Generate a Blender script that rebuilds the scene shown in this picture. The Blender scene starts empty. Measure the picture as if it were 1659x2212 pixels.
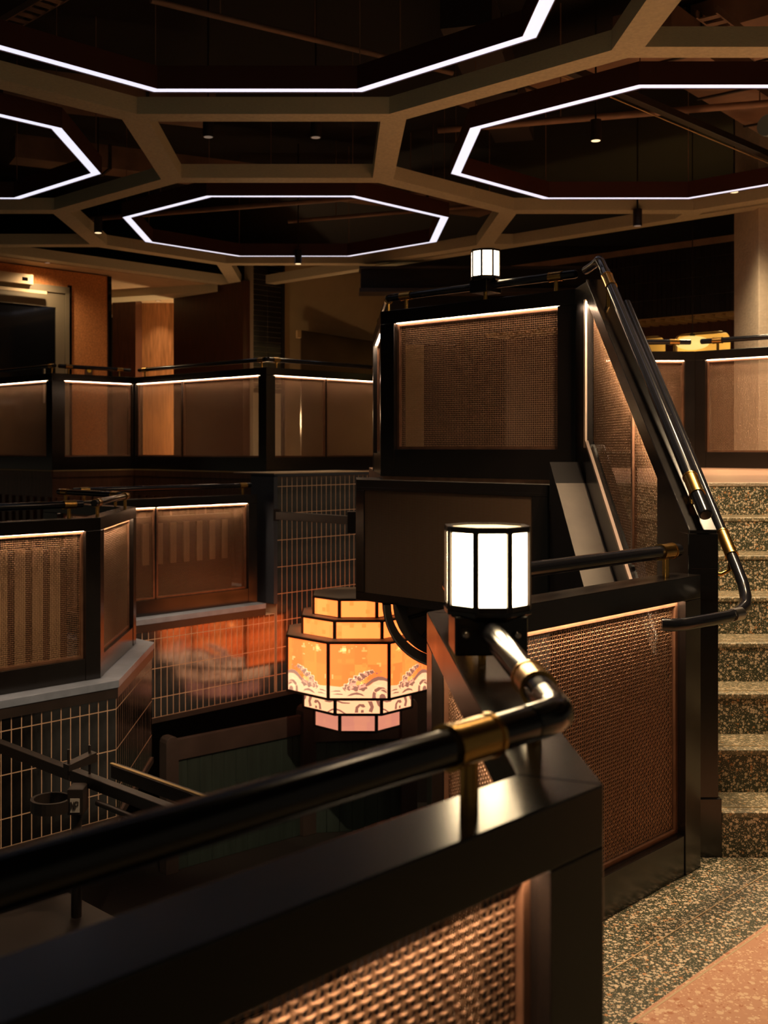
import bpy, math, random
import numpy as np
from mathutils import Vector
random.seed(7)
R2 = math.sqrt(0.5)
S = bpy.context.scene
COL = S.collection

# ------------------------------------------------------------------ camera, world, exposure
CZ = 1.5                      # eye height above the lower floor
cam_d = bpy.data.cameras.new('camera'); cam = bpy.data.objects.new('camera', cam_d); COL.objects.link(cam)
cam.location = (0, 0, CZ); cam.rotation_euler = (math.pi/2, 0, 0)
cam_d.sensor_fit = 'HORIZONTAL'; cam_d.sensor_width = 24.0
cam_d.lens = 24.0*2400/1659
cam_d.shift_x = (829.5-726)/1659; cam_d.shift_y = -(1106-967)/1659
cam_d.clip_start = 0.02; cam_d.clip_end = 100
cam_d.dof.use_dof = True; cam_d.dof.focus_distance = 4.3; cam_d.dof.aperture_fstop = 4.6
S.camera = cam
W = bpy.data.worlds.new('world'); S.world = W; W.use_nodes = True
W.node_tree.nodes['Background'].inputs[0].default_value = (1.0, 0.80, 0.54, 1)
W.node_tree.nodes['Background'].inputs[1].default_value = 0.05
S.view_settings.view_transform = 'Standard'; S.view_settings.look = 'None'
S.view_settings.gamma = 1; S.view_settings.use_curve_mapping = False
S.view_settings.exposure = 0.0
S.cycles.use_denoising = True
S.cycles.denoising_prefilter = 'ACCURATE'
S.cycles.sample_clamp_indirect = 3.0
S.cycles.max_bounces = 6
S.cycles.caustics_reflective = False; S.cycles.caustics_refractive = False

# ------------------------------------------------------------------ materials
MATS = {}
def nt(name):
    m = bpy.data.materials.new(name); m.use_nodes = True
    MATS[name] = m
    t = m.node_tree; b = t.nodes['Principled BSDF']
    return m, t, b
def mat(name, col, rough=0.5, metal=0.0, noise=0.0, nscale=8.0, bump=0.0, bscale=60.0, stretch=(1, 1, 1), spec=0.5, rvar=0.0):
    m, t, b = nt(name)
    b.inputs['Base Color'].default_value = (*col, 1); b.inputs['Roughness'].default_value = rough
    b.inputs['Metallic'].default_value = metal; b.inputs['Specular IOR Level'].default_value = spec
    tc = t.nodes.new('ShaderNodeTexCoord'); mp = t.nodes.new('ShaderNodeMapping'); mp.inputs['Scale'].default_value = stretch
    t.links.new(tc.outputs['Object'], mp.inputs['Vector'])
    n = t.nodes.new('ShaderNodeTexNoise'); n.inputs['Scale'].default_value = nscale; n.inputs['Detail'].default_value = 5
    t.links.new(mp.outputs[0], n.inputs['Vector'])
    if noise > 0:
        r = t.nodes.new('ShaderNodeValToRGB')
        r.color_ramp.elements[0].position = 0.3; r.color_ramp.elements[1].position = 0.7
        r.color_ramp.elements[0].color = (*[c*(1-noise) for c in col], 1); r.color_ramp.elements[1].color = (*[min(1, c*(1+noise)) for c in col], 1)
        t.links.new(n.outputs['Fac'], r.inputs[0]); t.links.new(r.outputs[0], b.inputs['Base Color'])
    if rvar > 0:
        mr = t.nodes.new('ShaderNodeMapRange'); mr.inputs['To Min'].default_value = max(0.02, rough-rvar); mr.inputs['To Max'].default_value = rough+rvar
        t.links.new(n.outputs['Fac'], mr.inputs[0]); t.links.new(mr.outputs[0], b.inputs['Roughness'])
    if bump > 0:
        n2 = t.nodes.new('ShaderNodeTexNoise'); n2.inputs['Scale'].default_value = bscale; n2.inputs['Detail'].default_value = 3
        t.links.new(mp.outputs[0], n2.inputs['Vector'])
        bp = t.nodes.new('ShaderNodeBump'); bp.inputs['Strength'].default_value = bump; bp.inputs['Distance'].default_value = 0.01
        t.links.new(n2.outputs['Fac'], bp.inputs['Height']); t.links.new(bp.outputs[0], b.inputs['Normal'])
    return m
def emat(name, col, strength, base=(0.8, 0.8, 0.8)):
    m, t, b = nt(name)
    b.inputs['Base Color'].default_value = (*base, 1)
    b.inputs['Emission Color'].default_value = (*col, 1); b.inputs['Emission Strength'].default_value = strength
    return m

mat('black_paint', (0.009, 0.0065, 0.0055), 0.22, 0, 0.25, 5, spec=0.62, rvar=0.04)
mat('handrail_black', (0.010, 0.010, 0.013), 0.18, 0, 0.1, 20, spec=0.55)
mat('brass', (0.62, 0.36, 0.10), 0.27, 1.0, 0.12, 30, stretch=(1, 1, 8))
mat('copper_wire', (0.45, 0.26, 0.155), 0.40, 0.6)
mat('copper_frame', (0.24, 0.12, 0.07), 0.4, 0.6, 0.2, 14)
mat('steel', (0.6, 0.56, 0.52), 0.3, 1.0)
mat('aluminium', (0.52, 0.42, 0.34), 0.38, 0.9)
mat('stone_sill', (0.23, 0.265, 0.34), 0.36, 0, 0.15, 9, bump=0.05)
mat('dark_trim', (0.030, 0.021, 0.018), 0.38, 0, 0.2, 6)
mat('blue_trim', (0.045, 0.052, 0.07), 0.35)
mat('tile_glaze', (0.24, 0.22, 0.21), 0.14, 0.97, 0.45, 7, bump=0.06, bscale=9, rvar=0.05)
mat('grout', (0.62, 0.40, 0.26), 0.85)
mat('grout_dark', (0.22, 0.19, 0.16), 0.9)
mat('grout_pier', (0.48, 0.40, 0.28), 0.9)
mat('tile_dark', (0.012, 0.010, 0.010), 0.35, 0, 0.4, 5)
mat('concrete', (0.125, 0.108, 0.090), 0.75, 0, 0.12, 6, bump=0.05)
mat('beam_wood', (0.60, 0.555, 0.385), 0.55, 0, 0.12, 40, stretch=(1, 1, 12))
mat('led_housing', (0.06, 0.018, 0.012), 0.45)
mat('slab_black', (0.007, 0.0055, 0.005), 0.9)
mat('duct_brown', (0.24, 0.145, 0.095), 0.6, 0, 0.3, 3)
mat('duct_dark', (0.020, 0.013, 0.010), 0.6)
mat('pipe_blue', (0.16, 0.24, 0.28), 0.5)
mat('orange_weave', (0.56, 0.215, 0.065), 0.8, 0, 0.25, 50, bump=0.3, bscale=120)
mat('door_frame', (0.17, 0.135, 0.085), 0.5)
mat('door_glass', (0.004, 0.004, 0.005), 0.06)
mat('cream_plaster', (0.62, 0.46, 0.28), 0.8, 0, 0.06, 4)
mat('white_plaster', (0.60, 0.50, 0.37), 0.85, 0, 0.08, 20, bump=0.5, bscale=45)
mat('olive_plaster', (0.42, 0.32, 0.17), 0.8, 0, 0.05, 4)
mat('dark_wood', (0.060, 0.020, 0.010), 0.42, 0, 0.3, 6, stretch=(8, 8, 0.6))
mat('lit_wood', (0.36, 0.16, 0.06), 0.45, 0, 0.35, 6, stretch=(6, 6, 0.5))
mat('fascia_wood', (0.095, 0.038, 0.018), 0.40, 0, 0.25, 5, stretch=(5, 5, 0.6))
mat('slat_wood', (0.42, 0.26, 0.14), 0.5, 0, 0.15, 10, stretch=(5, 5, 0.5))
mat('bronze_panel', (0.10, 0.065, 0.028), 0.28, 0.85, 0.2, 2)
mat('box_fabric', (0.060, 0.034, 0.020), 0.55, 0.2)
mat('soffit_gold', (0.38, 0.25, 0.10), 0.5)
mat('window_room', (0.62, 0.42, 0.16), 0.7)
mat('green_board', (0.030, 0.047, 0.040), 0.6, 0, 0.2, 4, stretch=(5, 5, 0.5))
mat('brown_post', (0.050, 0.033, 0.028), 0.7, 0, 0.2, 4)
mat('rig_black', (0.020, 0.014, 0.012), 0.45, 0.1)
mat('basement', (0.012, 0.009, 0.008), 0.7)
mat('label_white', (0.42, 0.38, 0.34), 0.6)
mat('upper_boards', (0.46, 0.27, 0.18), 0.35, 0, 0.25, 3, stretch=(0.6, 6, 1))
mat('nosing_strip', (0.25, 0.16, 0.05), 0.4)
mat('stud_strip', (0.52, 0.42, 0.31), 0.45, 0.3, bump=0.8, bscale=70)
mat('lantern_frame', (0.018, 0.008, 0.005), 0.4)
mat('lantern_plate', (0.20, 0.15, 0.11), 0.6)
mat('yellow_button', (0.75, 0.50, 0.05), 0.4)

emat('lamp_glass', (1.0, 0.74, 0.42), 19.0)
emat('lamp_top', (1.0, 0.70, 0.36), 2.2)
emat('ceiling_led', (0.84, 0.84, 1.0), 1.05)
emat('rail_led', (1.0, 0.68, 0.42), 88.0)
emat('rail_led_upper', (1.0, 0.70, 0.46), 46.0)
emat('spot_lens', (1.0, 0.70, 0.38), 1.6)
emat('spot_lens_off', (0.8, 0.7, 0.6), 0.10)
emat('pendant_glass', (1.0, 0.72, 0.20), 1.0)
emat('print_cream', (1.5, 0.70, 0.34), 1.0)
emat('print_brown', (0.42, 0.15, 0.09), 0.9)
emat('print_yellow', (2.0, 0.52, 0.11), 1.0)

# stain + reflections: tile with its own fired orange variation is left to real reflection of the lantern
def terrazzo(name, base, chips, scale, cover):
    m, t, b = nt(name)
    b.inputs['Roughness'].default_value = 0.42
    tc = t.nodes.new('ShaderNodeTexCoord')
    prev = None
    for k, (sc, cv) in enumerate(((scale, cover), (scale*2.3, cover*0.75))):
        v = t.nodes.new('ShaderNodeTexVoronoi'); v.feature = 'F1'; v.inputs['Scale'].default_value = sc; v.inputs['Randomness'].default_value = 1
        t.links.new(tc.outputs['Object'], v.inputs['Vector'])
        sep = t.nodes.new('ShaderNodeSeparateColor'); t.links.new(v.outputs['Color'], sep.inputs[0])
        ramp = t.nodes.new('ShaderNodeValToRGB'); ramp.color_ramp.interpolation = 'CONSTANT'
        els = ramp.color_ramp.elements
        els[0].position = 0; els[0].color = (*chips[0], 1); els[1].position = 0.6; els[1].color = (*chips[1], 1)
        e = els.new(0.87); e.color = (*chips[2], 1)
        t.links.new(sep.outputs[1], ramp.inputs[0])
        sz = t.nodes.new('ShaderNodeMath'); sz.operation = 'MULTIPLY'; sz.inputs[1].default_value = cv   # chip radius varies per cell
        t.links.new(sep.outputs[0], sz.inputs[0])
        lt = t.nodes.new('ShaderNodeMath'); lt.operation = 'LESS_THAN'
        t.links.new(v.outputs['Distance'], lt.inputs[0]); t.links.new(sz.outputs[0], lt.inputs[1])
        mx = t.nodes.new('ShaderNodeMix'); mx.data_type = 'RGBA'
        t.links.new(lt.outputs[0], mx.inputs[0])
        if prev is None: mx.inputs[6].default_value = (*base, 1)
        else: t.links.new(prev, mx.inputs[6])
        t.links.new(ramp.outputs[0], mx.inputs[7])
        prev = mx.outputs[2]
    t.links.new(prev, b.inputs['Base Color'])
    return m
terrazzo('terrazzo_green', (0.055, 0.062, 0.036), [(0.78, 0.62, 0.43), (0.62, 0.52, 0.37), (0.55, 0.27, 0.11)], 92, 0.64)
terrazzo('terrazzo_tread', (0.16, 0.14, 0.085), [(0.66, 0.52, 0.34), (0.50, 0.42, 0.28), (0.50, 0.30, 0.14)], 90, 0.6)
terrazzo('terrazzo_orange', (0.62, 0.32, 0.195), [(0.82, 0.57, 0.37), (0.66, 0.36, 0.22), (0.50, 0.20, 0.10)], 55, 0.62)

def perforated(name, col):
    m, t, b = nt(name)
    b.inputs['Roughness'].default_value = 0.5
    tc = t.nodes.new('ShaderNodeTexCoord'); v = t.nodes.new('ShaderNodeTexVoronoi'); v.inputs['Scale'].default_value = 160; v.inputs['Randomness'].default_value = 0
    t.links.new(tc.outputs['Object'], v.inputs['Vector'])
    r = t.nodes.new('ShaderNodeValToRGB'); r.color_ramp.elements[0].position = 0.42; r.color_ramp.elements[1].position = 0.52
    r.color_ramp.elements[0].color = (*[c*0.3 for c in col], 1); r.color_ramp.elements[1].color = (*col, 1)
    t.links.new(v.outputs['Distance'], r.inputs[0]); t.links.new(r.outputs[0], b.inputs['Base Color'])
perforated('perforated_sheet', (0.15, 0.088, 0.049))

def lantern_paper(name, c0, c1, c2, strength):
    """backlit printed paper: pixel blocks of three tones plus a fine dot grid (flat print)"""
    m, t, b = nt(name)
    tc = t.nodes.new('ShaderNodeTexCoord')
    def blocks(scale, zs, seed):
        mp = t.nodes.new('ShaderNodeMapping'); mp.inputs['Scale'].default_value = (scale, scale, scale*zs); mp.inputs['Location'].default_value = (seed, seed*1.7, seed*0.6)
        t.links.new(tc.outputs['Object'], mp.inputs[0])
        fl = t.nodes.new('ShaderNodeVectorMath'); fl.operation = 'FLOOR'; t.links.new(mp.outputs[0], fl.inputs[0])
        w = t.nodes.new('ShaderNodeTexWhiteNoise'); w.noise_dimensions = '3D'; t.links.new(fl.outputs[0], w.inputs[0])
        return w.outputs['Value']
    a = blocks(9, 0.35, 3.3); c = blocks(28, 1, 1.1)
    m1 = t.nodes.new('ShaderNodeMix'); m1.data_type = 'RGBA'; m1.inputs[6].default_value = (*c0, 1); m1.inputs[7].default_value = (*c1, 1)
    t.links.new(a, m1.inputs[0])
    gt = t.nodes.new('ShaderNodeMath'); gt.operation = 'GREATER_THAN'; gt.inputs[1].default_value = 0.90; t.links.new(c, gt.inputs[0])
    m2 = t.nodes.new('ShaderNodeMix'); m2.data_type = 'RGBA'; t.links.new(gt.outputs[0], m2.inputs[0]); t.links.new(m1.outputs[2], m2.inputs[6]); m2.inputs[7].default_value = (*c2, 1)
    b.inputs['Base Color'].default_value = (0.3, 0.2, 0.1, 1); b.inputs['Roughness'].default_value = 0.7
    t.links.new(m2.outputs[2], b.inputs['Emission Color']); b.inputs['Emission Strength'].default_value = strength
lantern_paper('paper_orange', (2.1, 0.27, 0.05), (2.2, 0.42, 0.075), (2.2, 0.36, 0.065), 1.0)
lantern_paper('paper_yellow', (2.2, 0.40, 0.075), (2.2, 0.50, 0.10), (2.1, 0.36, 0.06), 1.0)
lantern_paper('paper_pink', (0.90, 0.32, 0.18), (0.78, 0.27, 0.18), (0.86, 0.31, 0.18), 0.9)

# ------------------------------------------------------------------ mesh helpers
ORG = {}
class MB:
    def __init__(self): self.v = []; self.f = []
    def add(self, vs, fs):
        o = len(self.v); self.v += [tuple(map(float, p)) for p in vs]; self.f += [tuple(i+o for i in q) for q in fs]; return self
    def hexa(self, q0, q1):
        n = len(q0)
        fs = [tuple(range(n-1, -1, -1)), tuple(range(n, 2*n))]+[(i, (i+1) % n, n+(i+1) % n, n+i) for i in range(n)]
        return self.add(list(q0)+list(q1), fs)
    def prism(self, poly, z0, z1):
        A = sum(poly[i][0]*poly[(i+1) % len(poly)][1]-poly[(i+1) % len(poly)][0]*poly[i][1] for i in range(len(poly)))
        if A < 0: poly = poly[::-1]
        f0 = z0 if callable(z0) else (lambda x, y: z0); f1 = z1 if callable(z1) else (lambda x, y: z1)
        return self.hexa([(x, y, f0(x, y)) for x, y in poly], [(x, y, f1(x, y)) for x, y in poly])
    def box(self, x0, x1, y0, y1, z0, z1):
        return self.prism([(x0, y0), (x1, y0), (x1, y1), (x0, y1)], z0, z1)
    def tube(self, pts, r, n=14, caps=True):
        P = [Vector(p) for p in pts]; rings = []
        up = None
        for i, p in enumerate(P):
            t = (P[min(i+1, len(P)-1)]-P[max(i-1, 0)]).normalized()
            if up is None:
                up = Vector((0, 0, 1)) if abs(t.z) < 0.9 else Vector((1, 0, 0))
            a = t.cross(up).normalized(); b = a.cross(t).normalized(); up = b
            rr = r[i] if isinstance(r, (list, tuple)) else r
            rings.append([p+a*rr*math.cos(2*math.pi*k/n)+b*rr*math.sin(2*math.pi*k/n) for k in range(n)])
        vs = [q for R in rings for q in R]; fs = []
        for i in range(len(P)-1):
            for k in range(n):
                fs.append((i*n+k, i*n+(k+1) % n, (i+1)*n+(k+1) % n, (i+1)*n+k))
        if caps:
            fs.append(tuple(range(n-1, -1, -1))); fs.append(tuple((len(P)-1)*n+k for k in range(n)))
        return self.add(vs, fs)
    def build(self, name, m, parent=None, smooth=False, bevel=0.0):
        o0 = ORG.get(parent.name, Vector((0, 0, 0))) if parent else None
        if parent is None:
            xs = np.array(self.v); o0 = Vector((float(xs[:, 0].mean()), float(xs[:, 1].mean()), float(xs[:, 2].min())))
        me = bpy.data.meshes.new(name)
        me.from_pydata([(x-o0.x, y-o0.y, z-o0.z) for x, y, z in self.v], [], self.f)
        me.materials.append(MATS[m])
        ob = bpy.data.objects.new(name, me); COL.objects.link(ob)
        if parent: ob.parent = parent
        else: ob.location = o0
        ORG[ob.name] = o0
        if smooth:
            me.polygons.foreach_set('use_smooth', [True]*len(me.polygons))
            try: me.set_sharp_from_angle(angle=math.radians(38))
            except Exception: pass
        if bevel > 0:
            bm = ob.modifiers.new('bevel', 'BEVEL'); bm.width = bevel; bm.segments = 2; bm.limit_method = 'ANGLE'; bm.angle_limit = math.radians(30)
        return ob
def tag(o, label=None, cat=None, group=None, kind=None):
    if label: o['label'] = label
    if cat: o['category'] = cat
    if group: o['group'] = group
    if kind: o['kind'] = kind
    return o
def root(name, loc, label=None, cat=None, group=None, kind=None):
    o = bpy.data.objects.new(name, None); COL.objects.link(o); o.location = loc; o.empty_display_size = 0.1
    ORG[o.name] = Vector(loc)
    return tag(o, label, cat, group, kind)
def place(me_ob, parent, loc, rotz=0.0, name=None):
    """share a part's mesh at another spot of the same thing"""
    o = bpy.data.objects.new(name or me_ob.name.split('.')[0], me_ob.data); COL.objects.link(o)
    o.parent = parent; o.location = Vector(loc)-ORG[parent.name]; o.rotation_euler = (0, 0, rotz)
    ORG[o.name] = Vector(loc)
    return o
def V2(x, y): return np.array([x, y], float)

# ------------------------------------------------------------------ woven wire
def wire_mesh(name, parent, O, d, nrm, s0, s1, z0, z1, pitch=0.0123, r=0.0017, sides=3, m='copper_wire'):
    """O 2D origin on mesh plane, d 2D direction, nrm 2D normal; z0,z1 numbers or functions of s (linear)"""
    f0 = z0 if callable(z0) else (lambda s: z0+0*s); f1 = z1 if callable(z1) else (lambda s: z1+0*s)
    VV = []; FF = []; base = 0
    amp = r*0.95
    ang = np.arange(sides)*2*np.pi/sides+np.pi/2
    ca, sa = np.cos(ang)*r, np.sin(ang)*r
    def wire(S_, Z_, D_, horiz):
        nonlocal base
        n = len(S_)
        if n < 2: return
        if horiz:   # ring in (z, normal) plane
            s = np.repeat(S_[:, None], sides, 1); z = Z_[:, None]+sa[None]; dd = D_[:, None]+ca[None]
        else:
            s = S_[:, None]+ca[None]; z = np.repeat(Z_[:, None], sides, 1); dd = D_[:, None]+sa[None]
        x = O[0]+d[0]*s+nrm[0]*dd; y = O[1]+d[1]*s+nrm[1]*dd
        VV.append(np.stack([x, y, z], -1).reshape(-1, 3))
        i = np.arange(n-1)[:, None]*sides; k = np.arange(sides)[None]; k2 = (k+1) % sides
        FF.append((np.stack([i+k, i+k2, i+sides+k2, i+sides+k], -1).reshape(-1, 4))+base)
        base += n*sides
    zmin = min(f0(s0), f0(s1)); zmax = max(f1(s0), f1(s1))
    ns = int((s1-s0)/pitch); nz = int((zmax-zmin)/pitch)
    ss = s0+(np.arange(ns)+0.5)*(s1-s0)/ns; zz = zmin+(np.arange(nz)+0.5)*(zmax-zmin)/nz
    for i, s in enumerate(ss):
        a, b = f0(s), f1(s)
        J = np.where((zz > a) & (zz < b))[0]
        if len(J) == 0: continue
        Z_ = np.concatenate([[a], zz[J], [b]]); D_ = np.concatenate([[0], amp*(-1.0)**(i+J), [0]])
        wire(np.full(len(Z_), s), Z_, D_, False)
    F0 = np.array([f0(s) for s in ss]); F1 = np.array([f1(s) for s in ss])
    for j, z in enumerate(zz):
        I = np.where((F0 < z) & (F1 > z))[0]
        if len(I) < 2: continue
        h = (s1-s0)/ns*0.5
        S_ = np.concatenate([[ss[I[0]]-h], ss[I], [ss[I[-1]]+h]]); D_ = np.concatenate([[0], -amp*(-1.0)**(I+j), [0]])
        wire(S_, np.full(len(S_), z), D_, True)
    V = np.concatenate(VV).astype(np.float32); F = np.concatenate(FF).astype(np.int32)
    o0 = ORG[parent.name]; V = V-np.array(o0, np.float32)
    me = bpy.data.meshes.new(name)
    me.vertices.add(len(V)); me.vertices.foreach_set('co', V.ravel())
    me.loops.add(F.size); me.loops.foreach_set('vertex_index', F.ravel())
    me.polygons.add(len(F)); me.polygons.foreach_set('loop_start', np.arange(0, F.size, 4, dtype=np.int32))
    me.polygons.foreach_set('use_smooth', np.ones(len(F), bool))
    me.update(calc_edges=True); me.validate()
    me.materials.append(MATS[m])
    ob = bpy.data.objects.new(name, me); COL.objects.link(ob); ob.parent = parent
    ORG[ob.name] = o0
    ob['kind'] = 'stuff'
    return ob

# ------------------------------------------------------------------ railings
T = 0.11; FAS = 0.083; RAIL_R = 0.024
def offset_poly(P, t):
    """offset an open polyline to its left by t, mitred"""
    P = [V2(*p) for p in P]; out = []
    N = []
    for i in range(len(P)-1):
        d = (P[i+1]-P[i])/np.linalg.norm(P[i+1]-P[i]); N.append(V2(-d[1], d[0]))
    for i in range(len(P)):
        if i == 0: out.append(P[0]+N[0]*t)
        elif i == len(P)-1: out.append(P[-1]+N[-1]*t)
        else:
            b = N[i-1]+N[i]; out.append(P[i]+b*t/(b@N[i]))
    return out
def collar(parent, p, t, L=0.085, r=RAIL_R+0.0035):
    p = Vector(p); t = Vector(t).normalized()
    o = MB().tube([p-t*L/2, p+t*L/2], r, 20).build('collar', 'brass', parent, True)
    for s in (-1, 1): MB().tube([p+t*s*(L/2-0.006), p+t*s*(L/2+0.001)], r+0.0018, 20).build('lip', 'brass', o, True)
    return o
def bracket(parent, p, z0, z1, r=0.012):
    b = MB().tube([(p[0], p[1], z0), (p[0], p[1], z1)], r, 10)
    return b.build('bracket', 'brass', parent, True)
def capsule(mb, a, b, r, n=20):
    a = Vector(a); b = Vector(b); t = (b-a).normalized()
    return mb.tube([a-t*0.0, a+t*0.003, a+t*0.010, b-t*0.010, b-t*0.003, b], [r*0.80, r*0.95, r, r, r*0.95, r*0.80], n)

def railing_section(A, B, Ba, Bb, zb, name, label, group, pw=(0.11, 0.11), mull=(), vis='front', rail=(0.03, -0.03), collars=(0.10, -0.10), kick=0.14, below=0.0, sides=3, led=True, has_rail=True):
    A, B, Ba, Bb = map(np.array, (A, B, Ba, Bb))
    d = (B-A)/np.linalg.norm(B-A); n = V2(d[1], -d[0]); L = float(np.linalg.norm(B-A))
    zt = zb+1.046; zf = zt-FAS
    r = root(name, (float((A[0]+B[0])/2), float((A[1]+B[1])/2), zb-below), label, 'railing', group)
    MB().prism([tuple(A), tuple(B), tuple(Bb), tuple(Ba)], zf, zt).build('cap', 'black_paint', r, bevel=0.0025)
    P = lambda s, t: tuple(A+d*s-n*t)
    MB().prism([tuple(A), P(pw[0], 0), P(pw[0], T), tuple(Ba)], zb-below, zf-0.0015).build('post', 'black_paint', r, bevel=0.0015)
    MB().prism([P(L-pw[1], 0), tuple(B), tuple(Bb), P(L-pw[1], T)], zb-below, zf-0.0015).build('post', 'black_paint', r, bevel=0.0015)
    MB().prism([P(pw[0], 0.004), P(L-pw[1], 0.004), P(L-pw[1], T-0.004), P(pw[0], T-0.004)], zb-below, zb+kick).build('bottom_rail', 'black_paint', r, bevel=0.0015)
    edges = [pw[0]]+[s if s > 0 else L+s for s in mull]+[L-pw[1]]
    t0 = 0.045 if vis == 'front' else T-0.045      # mesh plane
    sg = 1 if vis == 'front' else -1
    for k in range(len(edges)-1):
        a = edges[k]+(0.009 if k else 0); b = edges[k+1]-(0.009 if k < len(edges)-2 else 0)
        if k: MB().prism([P(a-0.018, 0.03), P(a, 0.03), P(a, T-0.03), P(a-0.018, T-0.03)], zb+kick, zf).build('mullion', 'black_paint', r)
        fr = MB(); w = 0.017; f0, f1 = t0-sg*0.014, t0+sg*0.012
        zo0, zo1 = zb+kick, zf-0.003
        lo_ = [(a, zo0), (b, zo0), (b, zo1), (a, zo1)]; li_ = [(a+w, zo0+w), (b-w, zo0+w), (b-w, zo1-w), (a+w, zo1-w)]
        vs_ = [P(x, tt)+(z,) for ring_ in (lo_, li_) for tt in (f0, f1) for x, z in ring_]
        fs_ = []
        for i_ in range(4):
            j_ = (i_+1) % 4
            fs_ += [(i_, j_, 8+j_, 8+i_), (4+j_, 4+i_, 12+i_, 12+j_), (j_, i_, 4+i_, 4+j_), (8+i_, 8+j_, 12+j_, 12+i_)]
        fr.add(vs_, fs_)
        fo = fr.build('frame', 'copper_frame', r, bevel=0.001)
        wire_mesh('wire_mesh', r, A-n*t0, d, n, a+w, b-w, zb+kick+w, zf-w-0.004, sides=sides, r=0.0021 if sides == 4 else 0.0017)
        if led:
            q = 0.024 if vis == 'front' else T-0.024
            MB().prism([P(a+0.004, q-0.006), P(b-0.004, q-0.006), P(b-0.004, q+0.006), P(a+0.004, q+0.006)], zf-0.0018, zf-0.0004).build('light_strip', 'rail_led_upper' if zb > 1 else 'rail_led', r)
    if has_rail:
        zr = zb+1.135
        s0 = rail[0]; s1 = rail[1] if rail[1] > 0 else L+rail[1]
        m = A-n*T/2
        p3 = lambda s: (float(m[0]+d[0]*s), float(m[1]+d[1]*s), zr)
        mb = MB(); capsule(mb, p3(s0), p3(s1), RAIL_R); h = mb.build('handrail', 'handrail_black', r, True)
        for c in collars:
            s = c if c > 0 else L+c
            co = collar(r, p3(s), (d[0], d[1], 0)); bracket(r, p3(s), zt, zr-0.02)
    return r
def railing_run(P, zb, specs, **kw):
    Bk = offset_poly(P, T); out = []
    for i, sp in enumerate(specs):
        if sp is None: continue
        k = dict(kw); k.update(sp)
        out.append(railing_section(P[i], P[i+1], Bk[i], Bk[i+1], zb, **k))
    return out

# ---- the lower railing nearest the camera
NEAR = [(-0.70, 0.437), (0.361, 1.498), (0.361, 3.028), (1.303, 3.970)]
near = railing_run(NEAR, 0.0, [
    dict(name='railing_section', label='blurred black railing closest to the camera with bright copper wire mesh', pw=(0.11, 0.125), rail=(0.02, -0.085), collars=(0.12, -0.222), sides=4),
    dict(name='railing_section', label='short black railing carrying the big octagonal lamp, running away from the camera', pw=(0.11, 0.11), vis='back', rail=(0.07, -0.06), collars=(0.22, -0.25)),
    dict(name='railing_section', label='black railing with large copper mesh panel ending at the foot of the stairs', rail=(0.10, -0.06), collars=(0.16, -0.15), sides=4),
], group='railings of the lower floor')
# elbow joining the two nearest handrails
c1 = offset_poly(NEAR, T/2)[1]
MB().tube([(c1[0]-0.075*R2, c1[1]-0.075*R2, 1.135), (c1[0]-0.03*R2, c1[1]-0.03*R2, 1.135), (c1[0]-0.004, c1[1]+0.004, 1.135), (c1[0], c1[1]+0.035, 1.135), (c1[0], c1[1]+0.09, 1.135)], RAIL_R*1.03, 22).build('elbow', 'handrail_black', near[0], True)

# ---- railings of the lower floor across the well
FAR = [(-2.75, 6.013), (-1.533, 7.23), (-1.533, 8.52), (-2.291, 9.278), (-0.766, 10.803)]
far = railing_run(FAR, 0.0, [
    dict(name='railing_section', label='black railing at the left edge with striped light behind its mesh', rail=(0.05, -0.10), collars=(0.3, -0.20)),
    dict(name='railing_section', label='narrow black railing panel seen at a slant beside the grey stone sill', rail=(0.06, -0.06), collars=(0.16, -0.16)),
    dict(name='railing_section', label='black railing seen from behind with handrail above the slanted panel', rail=(0.10, -0.04), collars=(0.2, -0.15)),
    dict(name='railing_section', label='black two-panel railing with orange glow on its bottom rail, above tiles', mull=(-1.18,), rail=(0.14, -0.04), collars=(0.25, -0.14)),
], group='railings of the lower floor across the well')

# ---- upper floor railings across the well (left background)
UZ = 1.32
UP = [(-4.6, 14.18), (-3.29, 12.87), (-2.485, 13.675), (-0.75, 11.94), (0.62, 13.31)]
up = railing_run(UP, UZ, [
    dict(name='railing_section', label='upper floor mesh railing at the far left edge below the glass door', pw=(0.1, 0.13)),
    dict(name='railing_section', label='upper floor mesh railing below the orange wall', pw=(0.17, 0.03), rail=(0.12, -0.02), collars=(0.25, -0.18)),
    dict(name='railing_section', label='upper floor two-panel railing below the dark wood wall', pw=(0.03, 0.13), mull=(0.93,), rail=(0.02, -0.02), collars=(0.15, -0.14)),
    dict(name='railing_section', label='upper floor two-panel railing in front of the bronze panel', pw=(0.13, 0.1), mull=(0.93,), rail=(0.02, -0.02), collars=(0.19, -0.2)),
], group='railings of the upper floor on the left', below=0.08, kick=0.075)

# ---- bay of the upper floor with the lamp (centre)
BAY = [(0.283, 8.6), (0.283, 7.07), (1.303, 6.05)]
bay = railing_run(BAY, UZ, [
    dict(name='railing_section', label='narrow sliver of mesh railing on the left side of the central bay', rail=(0.1, -0.03), collars=(0.2, -0.12)),
    dict(name='railing_section', label='black railing of the central bay with large mesh panel and small lamp', pw=(0.115, 0.115), rail=(0.03, -0.03), collars=(0.17, -0.16), kick=0.17),
], group='railings of the central bay')

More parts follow.
